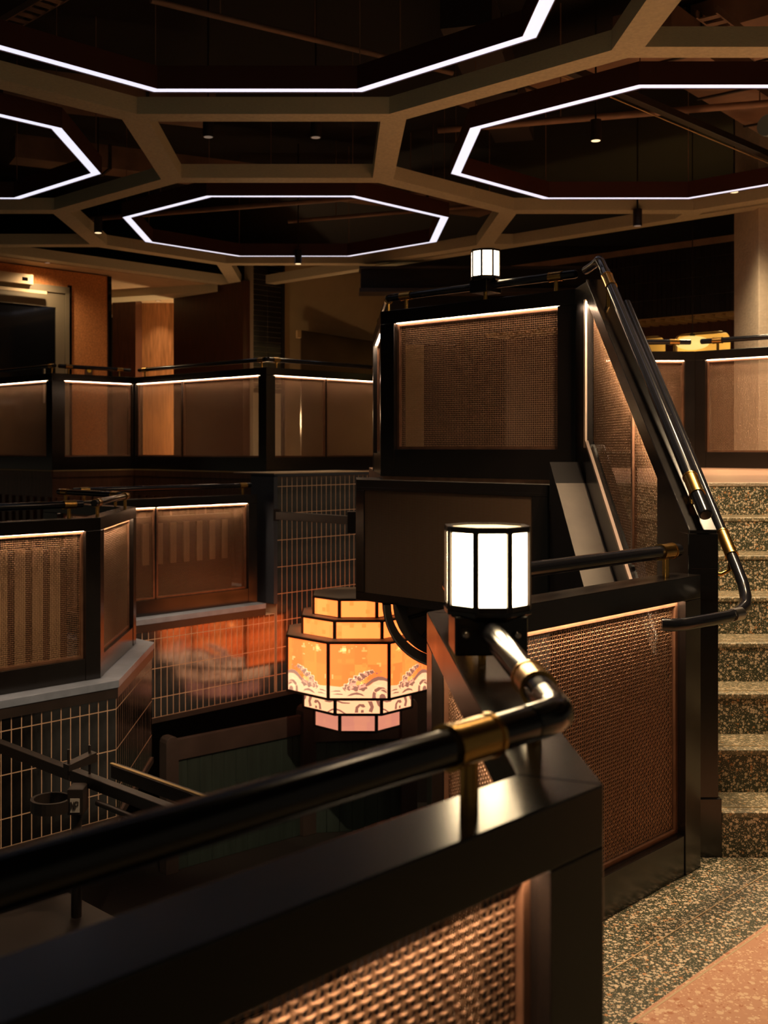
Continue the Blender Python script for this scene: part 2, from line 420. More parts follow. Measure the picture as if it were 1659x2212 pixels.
# ---- upper floor railings on the right
RT = [(2.3, 9.99), (3.226, 9.99), (4.35, 8.866)]
rt = railing_run(RT, UZ, [
    dict(name='railing_section', label='upper floor railing behind the stair handrail, facing the camera', pw=(0.1, 0.09), rail=(0.1, -0.02), collars=(0.3, -0.17)),
    dict(name='railing_section', label='upper floor railing at the right edge beside the white pillar', pw=(0.10, 0.1), rail=(0.03, -0.05), collars=(0.19, -0.3)),
], group='railings of the upper floor on the right')

# ------------------------------------------------------------------ octagonal lamps
def octo(cx, cy, a, z):
    """octagon with flats on the axes, a = half width across flats"""
    t = math.tan(math.pi/8)*a
    return [(cx+x, cy+y, z) for x, y in ((a, -t), (a, t), (t, a), (-t, a), (-a, t), (-a, -t), (-t, -a), (t, -a))]
def oct_ring(cx, cy, ao, ai, z0, z1):
    rings = [octo(cx, cy, ao, z0), octo(cx, cy, ao, z1), octo(cx, cy, ai, z1), octo(cx, cy, ai, z0)]
    fs = [(q*8+k, q*8+(k+1) % 8, ((q+1) % 4)*8+(k+1) % 8, ((q+1) % 4)*8+k) for q in range(4) for k in range(8)]
    return MB().add([p for R in rings for p in R], [f[::-1] for f in fs])
def lamp(cx, cy, zr, label, axis):
    """zr: handrail axis height"""
    r = root('octagonal_lamp', (cx, cy, zr-0.04), label, 'lamp', 'lamps on the handrails')
    zb = zr+0.036
    ax = Vector((axis[0], axis[1], 0)).normalized(); sd = Vector((-ax.y, ax.x, 0)); C = Vector((cx, cy, 0))
    # mount: block around the rail
    q = [C+ax*a*0.062+sd*b*0.072 for a, b in ((-1, -1), (1, -1), (1, 1), (-1, 1))]
    mb = MB().prism([(p.x, p.y) for p in q], zr-0.046, zb-0.004)
    mb.hexa(octo(cx, cy, 0.066, zb-0.016), octo(cx, cy, 0.08, zb-0.004))
    mo = mb.build('mount', 'black_paint', r, bevel=0.004)
    for s in (-1, 1):
        p = C+sd*s*0.05+Vector((0, 0, zr-0.003)); e = -1 if ax.y > 0 else 1
        MB().tube([p-ax*0.062*1, p-ax*0.069, p-ax*0.074], [0.0085, 0.0085, 0.005], 12).build('screw', 'steel', mo, True)
    MB().hexa(octo(cx, cy, 0.084, zb-0.004), octo(cx, cy, 0.084, zb+0.006)).build('base_ring', 'black_paint', r, bevel=0.002)
    h = 0.172; zt = zb+h
    O1 = octo(cx, cy, 0.082, 0); O2 = octo(cx, cy, 0.072, 0)
    for z0, z1 in ((zb+0.006, zb+0.016), (zt-0.012, zt)):
        oct_ring(cx, cy, 0.082, 0.072, z0, z1).build('rim', 'dark_trim', r)
    for i in range(8):
        p = Vector(O1[i]); 
        c = C; dr = Vector((p.x-cx, p.y-cy, 0)).normalized(); tn = Vector((-dr.y, dr.x, 0)); p0 = Vector((p.x, p.y, 0))
        q = [p0+tn*0.0058-dr*0.0005, p0-tn*0.0058-dr*0.0005, p0-tn*0.0058-dr*0.010, p0+tn*0.0058-dr*0.010]
        MB().prism([(v.x, v.y) for v in q], zb+0.006, zt-0.002).build('mullion', 'dark_trim', r)
    G1 = octo(cx, cy, 0.0785, 0); G2 = octo(cx, cy, 0.0755, 0)
    for i in range(8):
        j = (i+1) % 8
        MB().prism([G1[i][:2], G1[j][:2], G2[j][:2], G2[i][:2]], zb+0.014, zt-0.010).build('pane', 'lamp_glass', r)
    MB().hexa(octo(cx, cy, 0.0725, zt-0.010), octo(cx, cy, 0.0725, zt-0.004)).build('top_pane', 'lamp_top', r)
    return r
lamp(0.306, 2.25, 1.135, 'large glowing octagonal lamp on the handrail in the middle foreground', (0, 1))
bd = V2(R2, -R2); bc = V2(0.283, 7.07)+V2(R2, R2)*T/2
lc = bc+bd*0.79
lamp(float(lc[0]), float(lc[1]), UZ+1.135, 'small glowing octagonal lamp on the handrail of the central bay', (R2, -R2))
MB().tube([(lc[0], lc[1], UZ+1.046), (lc[0], lc[1], UZ+1.10)], 0.012, 12).build('lamp_bracket', 'brass', bay[1], True)
MB().tube([(0.306, 2.33, 1.046), (0.306, 2.33, 1.115)], 0.0085, 12).build('bracket', 'brass', near[1], True)

# ------------------------------------------------------------------ lower floor, stairs
bk = offset_poly(NEAR, T)
fl = MB().prism([(-2.2, -1.063), (-0.70, 0.437), tuple(bk[0]), tuple(bk[1]), tuple(bk[2]), tuple(bk[3]), (1.39, 4.10), (4.2, 4.10), (4.2, -2.0), (-2.2, -2.0)], -0.14, 0.0).build('floor', 'terrazzo_green')
tag(fl, kind='structure')
MB().prism([(0.761, 2.90), (1.86, 4.0), (4.1, 4.0), (4.1, 2.2), (1.2, 2.80)], 0.0, 0.0015).build('inlay', 'terrazzo_orange', fl)
jm = MB()
for c, w in ((2.125, 0.006), (2.40, 0.004)):      # brass-thin joint lines parallel to the railing
    jm.prism([(0.55, 0.55+c), (1.60, 1.60+c), (1.60+w*R2, 1.60+c-w*R2), (0.55+w*R2, 0.55+c-w*R2)], 0.0, 0.002)
jm.build('joint_strip', 'cream_plaster', fl)

RI, GO, Y0 = 0.165, 0.235, 4.07
st = root('staircase', (2.6, 5.0, 0.0), 'speckled green terrazzo staircase rising on the right', 'staircase')
for k in range(8):
    y = Y0+k*GO; zt = (k+1)*RI
    yb = y+GO+0.02 if k < 7 else y+0.04
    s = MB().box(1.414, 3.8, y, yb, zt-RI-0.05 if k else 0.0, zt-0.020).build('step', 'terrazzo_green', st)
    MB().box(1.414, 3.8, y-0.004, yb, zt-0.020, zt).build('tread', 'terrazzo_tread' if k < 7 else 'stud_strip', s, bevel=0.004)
    if k < 7: MB().box(1.414, 3.8, y+0.050, y+0.056, zt, zt+0.0012).build('nosing_line', 'nosing_strip', s)

# upper floor slabs
uf = MB().prism([(1.40, 5.75), (5.2, 5.75), (5.2, 8.2), (4.35, 8.87), (3.226, 10.1), (0.30, 10.1), (0.30, 7.10), (1.31, 6.09), (1.40, 6.09)], 1.16, UZ).build('floor', 'upper_boards')
tag(uf, kind='structure')
uf2 = MB().prism([(-6.5, 16.1), (-4.6, 14.2), (-3.29, 12.89), (-2.485, 13.695), (-0.75, 11.96), (0.62, 13.33), (6.5, 13.33), (8, 10.2), (9, 10.2), (9, 22), (-7, 22)], 1.16, UZ).build('floor', 'upper_boards')
tag(uf2, kind='structure')
uf3 = MB().prism([(3.3, 10.15), (4.5, 8.95), (9, 8.95), (9, 10.2), (8, 10.2), (6.5, 13.33), (3.3, 13.33)], 1.16, UZ).build('floor', 'upper_boards')
tag(uf3, kind='structure')

# ------------------------------------------------------------------ stair railing (slopes up beside the steps)
XI, XO = 1.295, 1.40
SL = 0.70
ztop = lambda y: 2.366-SL*(5.75-y)
ya, yb_ = 4.08, 5.76
sr = root('railing_section', (1.35, 4.9, 0.0), 'steep sloping black railing with long mesh panel beside the stairs', 'railing', 'railings beside the stairs')
def slope_prism(y0, y1, x0, x1, f0, f1): 
    return MB().prism([(x0, y0), (x1, y0), (x1, y1), (x0, y1)], lambda x, y: f0(y), lambda x, y: f1(y))
slope_prism(ya, yb_, XI, XO, lambda y: ztop(y)-0.105, ztop).build('cap', 'black_paint', sr, bevel=0.003)
MB().box(XI-0.004, XO+0.003, ya-0.004, ya+0.11, -0.0, 1.185).build('post', 'black_paint', sr, bevel=0.003)
MB().box(XI-0.008, XO+0.012, ya-0.014, ya+0.12, 0.0, 0.215).build('plinth', 'black_paint', sr, bevel=0.003)
MB().box(XI+0.01, XO-0.001, ya-0.006, ya-0.0035, 1.055, 1.0575).build('seam', 'dark_trim', sr)
# end post against the bay
MB().prism([(1.303, 6.05), (1.303, 5.765), (XO, 5.765), (XO, 6.15)], UZ-0.12, 2.366).build('post', 'black_paint', sr, bevel=0.003)
MB().box(1.292, 1.3025, 5.765, 5.80, 1.50, 2.27).build('light_edge', 'aluminium', sr)
mb_lo = lambda y: 1.488-0.715*(5.69-y)
ct = lambda y: 1.302-0.702*(5.74-y)       # concrete ledge
slope_prism(ya+0.1, yb_, XI, XO-0.012, lambda y: ct(y)-0.25, lambda y: mb_lo(y)-0.02).build('stringer', 'black_paint', sr, bevel=0.002)
slope_prism(ya+0.1, 4.55, XI+0.02, XO-0.012, lambda y: mb_lo(y)-0.02, lambda y: ztop(y)-0.10).build('infill_panel', 'black_paint', sr)
slope_prism(4.86, yb_, XI-0.004, XI+0.012, lambda y: mb_lo(y)-0.02, mb_lo).build('bottom_trim', 'aluminium', sr, bevel=0.001)
for (y0, y1) in ((4.55, 4.965), (4.985, 5.757)):
    wire_mesh('wire_mesh', sr, V2(XI+0.04, 0), V2(0, 1), V2(-1, 0), y0, y1, mb_lo, lambda y: ztop(y)-0.108)
MB().box(XI+0.028, XI+0.05, 4.963, 4.987, float(mb_lo(4.975)), float(ztop(4.975)-0.1)).build('mullion', 'copper_frame', sr)
slope_prism(4.55, yb_-0.01, XI+0.008, XI+0.024, lambda y: ztop(y)-0.110, lambda y: ztop(y)-0.106).build('light_strip', 'rail_led', sr)
# handrail on the slope and its elbow onto the bay
hx = 1.352
hz = lambda y: 1.297+0.742*(y-4.12)
mb = MB(); capsule(mb, (hx, 4.06, hz(4.06)), (hx, 5.60, hz(5.60)), RAIL_R*1.05); mb.build('handrail', 'handrail_black', sr, True)
MB().tube([(hx, 5.56, hz(5.56)), (hx, 5.66, hz(5.66)), (hx+0.002, 5.72, 2.468), (1.355, 5.80, 2.462), (1.345, 5.98, 2.455)], RAIL_R*0.95, 18).build('elbow', 'handrail_black', sr, True)
for y in (4.20, 5.50):
    collar(sr, (hx, y, hz(y)), (0, 1, 0.742), 0.11); bracket(sr, (hx, y+0.02), ztop(y+0.02)-0.02, hz(y+0.02)-0.015)
# second handrail, on the stair side
sx = 1.485; h2 = lambda y: 1.05+0.757*(y-4.11)
h = root('wall_handrail', (sx, 4.9, 0.8), 'black tubular handrail on the stair side with curved end turning round the post', 'handrail', 'railings beside the stairs')
pts = [(sx, 5.68, h2(5.68)), (sx, 5.6, h2(5.6)), (sx, 4.4, h2(4.4)), (sx, 4.12, h2(4.12)), (sx, 4.05, 1.00), (sx-0.01, 4.00, 0.962), (sx-0.035, 3.94, 0.938), (sx-0.08, 3.875, 0.928), (1.33, 3.78, 0.925), (1.22, 3.69, 0.925), (1.13, 3.615, 0.925), (1.085, 3.595, 0.926), (1.055, 3.60, 0.927)]
MB().tube(pts, [0.021]*len(pts), 20).build('tube', 'handrail_black', h, True)
MB().tube([(1.40, 3.845, 0.926), (1.36, 3.81, 0.926)], 0.0225, 20).build('joint_ring', 'steel', h, True)
collar(h, (sx, 4.22, h2(4.22)), (0, 1, 0.757), 0.13, 0.0235)
MB().tube([(XO, 4.16, 1.03), (1.44, 4.16, 1.025), (1.475, 4.17, 1.04), (sx, 4.18, h2(4.18)-0.015)], 0.008, 10).build('bracket', 'brass', h, True)
MB().tube([(XO-0.01, 5.3, h2(5.3)-0.06), (1.45, 5.3, h2(5.3)-0.06), (sx, 5.3, h2(5.3)-0.015)], 0.008, 10).build('bracket', 'brass', h, True)

# concrete-topped side wall of the stairs
wl = MB().prism([(1.14, 4.95), (XI-0.001, 4.95), (XI-0.001, 5.93), (1.14, 5.93)], -2.2, lambda x, y: ct(y)-0.012).build('wall_stair', 'slab_black')
tag(wl, kind='structure')
MB().prism([(1.14, 5.02), (XI-0.001, 5.02), (XI-0.001, 5.76), (1.14, 5.76)], lambda x, y: ct(y)-0.012, lambda x, y: ct(y)).build('coping', 'concrete', wl)

MB().prism([(XI+0.002, 4.11), (XO-0.012, 4.11), (XO-0.012, 5.93), (XI+0.002, 5.93)], -2.2, lambda x, y: ct(y)-0.26).build('infill', 'slab_black', wl)

# ------------------------------------------------------------------ bulkhead box under the bay, with perforated front
FB = [(1.142, 5.958), (0.133, 6.967)]
bx = root('bulkhead_box', (0.7, 6.8, 0.55), 'dark box with perforated front hanging under the central bay', 'bulkhead')
body = [(1.142, 5.958), (0.133, 6.967), (0.133, 7.55), (1.30, 7.55), (1.30, 5.97)]
MB().prism(body, 0.55, 1.16).build('body', 'black_paint', bx, bevel=0.004)
MB().prism(body, 1.162, 1.298).build('ledge', 'concrete', bx, bevel=0.003)
fd = V2(R2, -R2); fn = V2(-R2, -R2); fo = V2(*FB[1]); FL = float(np.linalg.norm(V2(*FB[0])-fo))
fp = lambda s, t: tuple(fo+fd*s+fn*t)
MB().prism([fp(0.0, 0), fp(FL, 0), fp(FL, 0.012), fp(0.0, 0.012)], 1.255, 1.300).build('front_lip', 'black_paint', bx)
MB().prism([fp(0.07, 0), fp(FL-0.10, 0), fp(FL-0.10, 0.006), fp(0.07, 0.006)], 0.60, 1.235).build('perforated_panel', 'perforated_sheet', bx)
fr = MB()
for s0, s1, z0, z1 in ((0.0, FL, 0.548, 0.60), (0.0, FL, 1.235, 1.255), (0.0, 0.07, 0.60, 1.235), (FL-0.10, FL, 0.60, 1.235)):
    fr.prism([fp(s0, 0), fp(s1, 0), fp(s1, 0.014), fp(s0, 0.014)], z0, z1)
fr.build('front_frame', 'black_paint', bx, bevel=0.002)
# round drum half hidden under the box
dr = root('round_drum', (0.667, 6.75, 0.16), 'dark round drum with pale rim hanging below the perforated box', 'drum')
def ring(cx, cz, y0, y1, ro, ri, n=56):
    m_ = MB(); vs = []; fs = []
    for k in range(n):
        a = 2*math.pi*k/n
        for (r_, y) in ((ro, y0), (ro, y1), (ri, y1), (ri, y0)): vs.append((cx+r_*math.cos(a), y, cz+r_*math.sin(a)))
    for k in range(n):
        j = (k+1) % n
        for q in range(4): fs.append((4*k+q, 4*k+(q+1) % 4, 4*j+(q+1) % 4, 4*j+q))
    return m_.add(vs, fs)
dcx, dcz = 0.667, 0.551
def half(mb_, zc):   # keep only what hangs below the box
    keep = [i for i, f in enumerate(mb_.f) if max(mb_.v[j][2] for j in f) <= zc]
    F = [mb_.f[i] for i in keep]; used = sorted({j for f in F for j in f}); ix = {j: k for k, j in enumerate(used)}
    mb_.v = [mb_.v[j] for j in used]; mb_.f = [tuple(ix[j] for j in f) for f in F]; return mb_
half(ring(dcx, dcz, 6.70, 6.82, 0.385, 0.335), 0.553).build('outer_ring', 'rig_black', dr, True)
half(ring(dcx, dcz, 6.692, 6.70, 0.381, 0.373), 0.553).build('rim', 'steel', dr, True)
half(ring(dcx, dcz, 6.72, 6.80, 0.32, 0.245), 0.553).build('inner_ring', 'duct_dark', dr, True)
MB().hexa([(dcx+0.32*math.cos(a), 6.76, dcz+0.32*math.sin(a)) for a in np.linspace(math.pi, 2*math.pi, 20)], [(dcx+0.32*math.cos(a), 6.775, dcz+0.32*math.sin(a)) for a in np.linspace(math.pi, 2*math.pi, 20)]).build('back_grille', 'perforated_sheet', dr)
for a in (math.radians(200), math.radians(235), math.radians(270)):
    MB().tube([(dcx, 6.75, dcz-0.02), (dcx+0.3*math.cos(a), 6.75, dcz+0.3*math.sin(a))], 0.012, 8).build('spoke', 'duct_dark', dr)

# ------------------------------------------------------------------ sill, tile walls across the well
SO = offset_poly(FAR, -0.13); SI = offset_poly(FAR, 0.25); TW = offset_poly(FAR, -0.112)
# the sill's last corner: ends at the thick tiled wall
for i, lab in enumerate(('grey stone sill under the left railing', 'grey stone sill under the slanted railing panel', 'grey stone sill behind the slanted railing panel', 'grey stone sill above the orange tiles')):
    s = MB().prism([tuple(SO[i]), tuple(SO[i+1]), tuple(SI[i+1]), tuple(SI[i])], -0.05, -0.001).build('trim_%d' % (i+1), 'stone_sill', None, bevel=0.003)
    tag(s, kind='structure')
    s2 = MB().prism([tuple(offset_poly(FAR, -0.124)[i]), tuple(offset_poly(FAR, -0.124)[i+1]), tuple(SI[i+1]), tuple(SI[i])], -0.115, -0.05).build('sill_face', 'dark_trim', s)
TWW, TH, GAP = 0.0675, 0.262, 0.0062
tile_protos = {}
def tile_proto(w, h):
    k = (round(w, 4), round(h, 4))
    if k not in tile_protos:
        c = 0.0006; D = 0.006
        f = [(c, 0, c), (w-c, 0, c), (w-c, 0, h-c), (c, 0, h-c)]; m_ = [(0, c, 0), (w, c, 0), (w, c, h), (0, c, h)]; b = [(0, D, 0), (w, D, 0), (w, D, h), (0, D, h)]
        me = bpy.data.meshes.new('tile')
        fs = [(0, 1, 2, 3)]+[(4+i, 4+(i+1) % 4, (i+1) % 4, i) for i in range(4)]+[(8+i, 8+(i+1) % 4, 4+(i+1) % 4, 4+i) for i in range(4)]
        me.from_pydata(f+m_+b, [], fs); me.materials.append(MATS['tile_glaze'])
        tile_protos[k] = me
    return tile_protos[k]
def tile_wall(name, A, B, zlo, zhi, zline, thick=0.2, mname='grout', base_name=None, parent=None, skip=lambda s, z: False, tw=TWW, th=TH):
    """wall face from A to B (front on the right of A->B), tiles stacked in columns; a joint lies at zline"""
    A = V2(*A); B = V2(*B); L = float(np.linalg.norm(B-A)); d = (B-A)/L; n = V2(d[1], -d[0])
    if parent is None:
        g = MB().prism([tuple(A), tuple(B), tuple(B-n*thick), tuple(A-n*thick)], zlo, zhi).build(name, mname); tag(g, kind='structure')
    else:
        g = MB().prism([tuple(A), tuple(B), tuple(B-n*thick), tuple(A-n*thick)], zlo, zhi).build(name, mname, parent)
    rot = math.atan2(d[1], d[0])
    k0 = math.floor((zlo-zline)/th)
    nc = int(round(L/tw))
    tw_ = L/nc
    for c in range(nc):
        k = k0
        while zline+k*th < zhi-0.01:
            z0 = max(zlo, zline+k*th)+GAP/2; z1 = min(zhi, zline+(k+1)*th)-GAP/2
            k += 1
            if z1-z0 < 0.02 or skip((c+0.5)*tw_, (z0+z1)/2): continue
            o = bpy.data.objects.new('tile', tile_proto(tw_-GAP, z1-z0)); COL.objects.link(o)
            o.parent = g
            jit = 0.0002*random.uniform(-1, 1)
            p = A+d*(c*tw_+GAP/2)+n*(0.0009+jit)
            o.location = Vector((p[0], p[1], z0))-ORG[g.name]
            o.rotation_euler = (0, 0, rot+random.uniform(-0.0025, 0.0025))
    return g
ZB = -0.885
A_ = V2(*TW[1])-V2(R2, R2)*1.35
w1 = tile_wall('wall_left', A_, TW[1], ZB, -0.115, -0.19)
w2 = tile_wall('wall_slant', TW[1], TW[2], ZB, -0.115, -0.19)
# thick wall: lower part under the sill, full height beyond the railing
dG = V2(R2, R2); g0 = V2(*TW[3])+dG*0.55; gE = V2(*TW[4])
JX = V2(-0.602, -0.602+11.39+0.025)   # start of the full height part, on the wall plane
JX = gE+dG*float((JX-gE)@dG)
w3 = tile_wall('wall_back', g0, JX, ZB, -0.115, -0.19)
w4 = tile_wall('wall_tall', JX+dG*0.03, JX+dG*1.45, ZB, 1.215, -0.19, thick=0.3)
nG = V2(R2, -R2)
def strip(a, b, t0, t1, z0, z1, name, m, parent):
    return MB().prism([tuple(a+nG*t1), tuple(b+nG*t1), tuple(b+nG*t0), tuple(a+nG*t0)], z0, z1).build(name, m, parent)
strip(JX-dG*0.018, JX+dG*0.028, -0.33, 0.012, -0.02, 1.235, 'jamb', 'blue_trim', w4)
strip(JX-dG*0.018, JX+dG*1.45, -0.33, 0.012, 1.215, 1.245, 'top_trim', 'blue_trim', w4)
strip(JX-dG*0.018, JX+dG*1.45, -0.60, 0.016, 1.245, 1.252, 'ledge', 'cream_plaster', w4)
for a, b, nm, o in ((A_, V2(*TW[1]), nG, w1), (V2(*TW[1]), V2(*TW[2]), V2(1, 0), w2), (g0, JX+dG*1.45, nG, w3)):
    MB().prism([tuple(a+nm*0.014), tuple(b+nm*0.014), tuple(b-nm*0.2), tuple(a-nm*0.2)], ZB-0.045, ZB).build('bottom_trim', 'dark_trim', o)

# floor of the lower storey behind these railings
f2 = MB().prism([tuple(SI[0]), tuple(SI[1]), tuple(SI[2]), tuple(SI[3]), tuple(SI[4]), (-0.9, 11.9), (-3.3, 14), (-6, 14), (-6, 5.0)], -0.1, -0.002).build('floor', 'dark_trim'); tag(f2, kind='structure')

# timber panelled walls under the upper railings
FD = offset_poly(UP, 0.01); FK = offset_poly(UP, 0.10)
for i in range(3):
    a, b = V2(*FD[i]), V2(*FD[i+1]); d = (b-a)/np.linalg.norm(b-a); n = V2(d[1], -d[0]); L = float(np.linalg.norm(b-a))
    g = MB().prism([tuple(a), tuple(b), tuple(FK[i+1]), tuple(FK[i])], 0.0, 1.155).build('wall_under_%d' % (i+1), 'fascia_wood'); tag(g, kind='structure')
    MB().prism([tuple(a+n*0.014), tuple(b+n*0.014), tuple(b), tuple(a)], 1.225, 1.238).build('trim_line', 'soffit_gold', g)
    MB().prism([tuple(a+n*0.010), tuple(b+n*0.010), tuple(b), tuple(a)], 1.155, 1.225).build('fascia_board', 'fascia_wood', g)
    k = max(2, int(L/0.16))
    for j in range(k):
        p = a+d*(L*(j+0.5)/k)
        MB().prism([tuple(p-d*0.035+n*0.03), tuple(p+d*0.035+n*0.03), tuple(p+d*0.035), tuple(p-d*0.035)], 0.05, 0.92).build('batten', 'fascia_wood', g)

# slatted bench back behind the left railing
e0, e1 = V2(*FAR[0]), V2(*FAR[1])
sl = root('slatted_bench', (-2.0, 6.95, 0.0), 'pale slatted bench back lit behind the left railing mesh', 'bench')
for k in range(9):
    p = e1-dG*(0.22+k*0.125)-nG*(T+0.10)
    MB().prism([tuple(p-dG*0.040+nG*0.02), tuple(p+dG*0.040+nG*0.02), tuple(p+dG*0.040), tuple(p-dG*0.040)], 0.03, 0.86).build('slat', 'slat_wood', sl, bevel=0.003)
pa, pb = e1-dG*0.12-nG*(T+0.10), e1-dG*1.4-nG*(T+0.10)
MB().prism([tuple(pb), tuple(pa), tuple(pa-nG*0.05), tuple(pb-nG*0.05)], 0.0, 0.84).build('back_board', 'dark_wood', sl)
MB().prism([tuple(pb-nG*0.3), tuple(pa-nG*0.3-dG*0.35), tuple(pa-nG*0.36-dG*0.35), tuple(pb-nG*0.42)], 0.84, 1.01).build('top_rail', 'slat_wood', sl)
g1 = V2(*FAR[4])
sl2 = root('slatted_bench', (-1.4, 10.6, 0.0), 'slatted bench back behind the railing above the orange tiles', 'bench')
for k in range(9):
    p = g1-dG*(0.20+k*0.155)-nG*(T+0.16)
    MB().prism([tuple(p-dG*0.036+nG*0.02), tuple(p+dG*0.036+nG*0.02), tuple(p+dG*0.036), tuple(p-dG*0.036)], 0.42, 0.80).build('slat', 'slat_wood', sl2, bevel=0.003)
pa, pb = g1-dG*0.1-nG*(T+0.16), g1-dG*1.6-nG*(T+0.16)
MB().prism([tuple(pb), tuple(pa), tuple(pa-nG*0.05), tuple(pb-nG*0.05)], 0.0, 0.86).build('back_board', 'dark_wood', sl2)

# ------------------------------------------------------------------ the lantern
LX, LY = 0.195, 10.25
lt = root('tiered_lantern', (LX, LY, -1.02), 'orange tiered octagonal paper lantern printed with waves', 'lantern')
TIERS = [(0.402, 0.146, -0.010, 'paper_yellow'), (0.503, -0.026, -0.182, 'paper_yellow'), (0.637, -0.194, -0.674, 'paper_orange'), (0.494, -0.715, -0.841, 'print_cream'), (0.394, -0.874, -1.02, 'paper_pink')]
# wave print, traced in units of the pane: x 0..1, y 0..1 upward
def scroll(cx, cy, r, n=3):
    """a cloud-like curl outline: lobed blob"""
    out = []
    for k in range(28):
        a = 2*math.pi*k/28
        rr = r*(1+0.16*math.cos(n*a+0.6))
        out.append((cx+rr*math.cos(a), cy+rr*0.8*math.sin(a)))
    return out
WAVE = [(0, 0), (1, 0), (1, 0.30), (0.92, 0.33), (0.83, 0.335), (0.75, 0.30), (0.68, 0.24), (0.60, 0.20), (0.50, 0.165), (0.42, 0.175), (0.35, 0.20), (0.28, 0.24), (0.20, 0.215), (0.10, 0.225), (0, 0.24)]
CREST_BAND = [(1, 0.30), (1, 0.355), (0.90, 0.40), (0.82, 0.405), (0.74, 0.375), (0.66, 0.31), (0.60, 0.26), (0.53, 0.215), (0.57, 0.20), (0.66, 0.235), (0.74, 0.295), (0.83, 0.335), (0.92, 0.33)]
SPRAY = [(0.30, 0.215), (0.36, 0.26), (0.40, 0.33), (0.45, 0.37), (0.50, 0.375), (0.55, 0.43), (0.62, 0.48), (0.68, 0.515), (0.73, 0.505), (0.72, 0.47), (0.66, 0.47), (0.60, 0.44), (0.62, 0.39), (0.57, 0.40), (0.52, 0.36), (0.47, 0.31), (0.52, 0.26), (0.58, 0.22), (0.50, 0.18), (0.40, 0.18)]
SPRAY_IN = [(0.34, 0.215), (0.40, 0.255), (0.43, 0.31), (0.48, 0.345), (0.47, 0.29), (0.51, 0.245), (0.55, 0.215), (0.48, 0.19)]
CURL_A = [(0.72, 0.0), (0.73, 0.10), (0.76, 0.17), (0.83, 0.215), (0.92, 0.205), (0.97, 0.15), (0.96, 0.10), (0.91, 0.13), (0.86, 0.155), (0.80, 0.13), (0.78, 0.07), (0.79, 0.0)]
CURL_B = [(0.84, 0.0), (0.845, 0.06), (0.88, 0.095), (0.93, 0.08), (0.95, 0.03), (0.95, 0.0)]
LINE1 = [(0.03, 0.13), (0.12, 0.155), (0.2, 0.15), (0.2, 0.13), (0.12, 0.13)]
LINE2 = [(0.06, 0.08), (0.15, 0.10), (0.24, 0.09), (0.24, 0.07), (0.15, 0.075)]
LINE3 = [(0.30, 0.05), (0.38, 0.10), (0.47, 0.12), (0.56, 0.09), (0.60, 0.045), (0.52, 0.07), (0.44, 0.075), (0.37, 0.055)]
LINE4 = [(0.23, 0.20), (0.26, 0.15), (0.30, 0.13), (0.27, 0.17), (0.25, 0.21)]
DOTS = [(0.80, 0.46, 0.018), (0.60, 0.27, 0.02), (0.87, 0.49, 0.012), (0.65, 0.36, 0.012)]
PIX = [(0.20, 0.86, 0.10, 0.05), (0.23, 0.82, 0.06, 0.13), (0.17, 0.84, 0.05, 0.03), (0.33, 0.83, 0.03, 0.06), (0.55, 0.85, 0.09, 0.03), (0.57, 0.88, 0.03, 0.05), (0.56, 0.72, 0.05, 0.02), (0.45, 0.93, 0.02, 0.02), (0.8, 0.62, 0.07, 0.03), (0.84, 0.58, 0.03, 0.04), (0.06, 0.36, 0.02, 0.08), (0.38, 0.9, 0.02, 0.02)]
CLOUD = [(0.33, 0.215, 0.085), (0.44, 0.225, 0.115), (0.56, 0.205, 0.085), (0.42, 0.305, 0.10), (0.49, 0.365, 0.085), (0.57, 0.42, 0.075), (0.64, 0.46, 0.060), (0.71, 0.485, 0.048)]
def arc(cx, cy, r_, a0, a1, w_=0.011):
    A_ = [math.radians(a0+(a1-a0)*k/9) for k in range(10)]
    return [(cx+(r_+w_)*math.cos(a), cy+(r_+w_)*math.sin(a)) for a in A_]+[(cx+r_*math.cos(a), cy+r_*math.sin(a)) for a in A_[::-1]]
ARCS = [arc(0.43, 0.20, 0.045, 20, 200), arc(0.34, 0.20, 0.035, 40, 220), arc(0.42, 0.30, 0.04, 0, 190), arc(0.51, 0.375, 0.033, -30, 170), arc(0.61, 0.44, 0.026, -30, 170), arc(0.90, 0.11, 0.06, 20, 190), arc(0.84, 0.20, 0.10, 200, 300), arc(0.82, 0.36, 0.12, 240, 300)]
BAND = [[(0.02, 1), (0.16, 0.85), (0.34, 0.80), (0.30, 0.72), (0.15, 0.74), (0.02, 0.9)], [(0.0, 0.45), (0.12, 0.30), (0.24, 0.05), (0.18, 0.05), (0.08, 0.22), (0, 0.3)], [(0.42, 0.1), (0.44, 0.5), (0.52, 0.72), (0.62, 0.7), (0.66, 0.5), (0.6, 0.45), (0.54, 0.55), (0.5, 0.4), (0.5, 0.1)], [(0.55, 0.1), (0.56, 0.3), (0.62, 0.3), (0.62, 0.1)], [(0.70, 0.9), (0.76, 0.5), (0.72, 0.2), (0.80, 0.1), (0.84, 0.5), (0.80, 0.9)], [(0.88, 0.95), (0.92, 0.6), (0.99, 0.4), (0.99, 0.75), (0.95, 0.95)]]
LOW = [scroll(0.16, 0.18, 0.09), [(0.25, 0.8), (0.45, 0.72), (0.6, 0.8), (0.45, 0.66)], scroll(0.85, 0.3, 0.08, 4), [(0.3, 0.3), (0.5, 0.36), (0.68, 0.28), (0.5, 0.28)]]
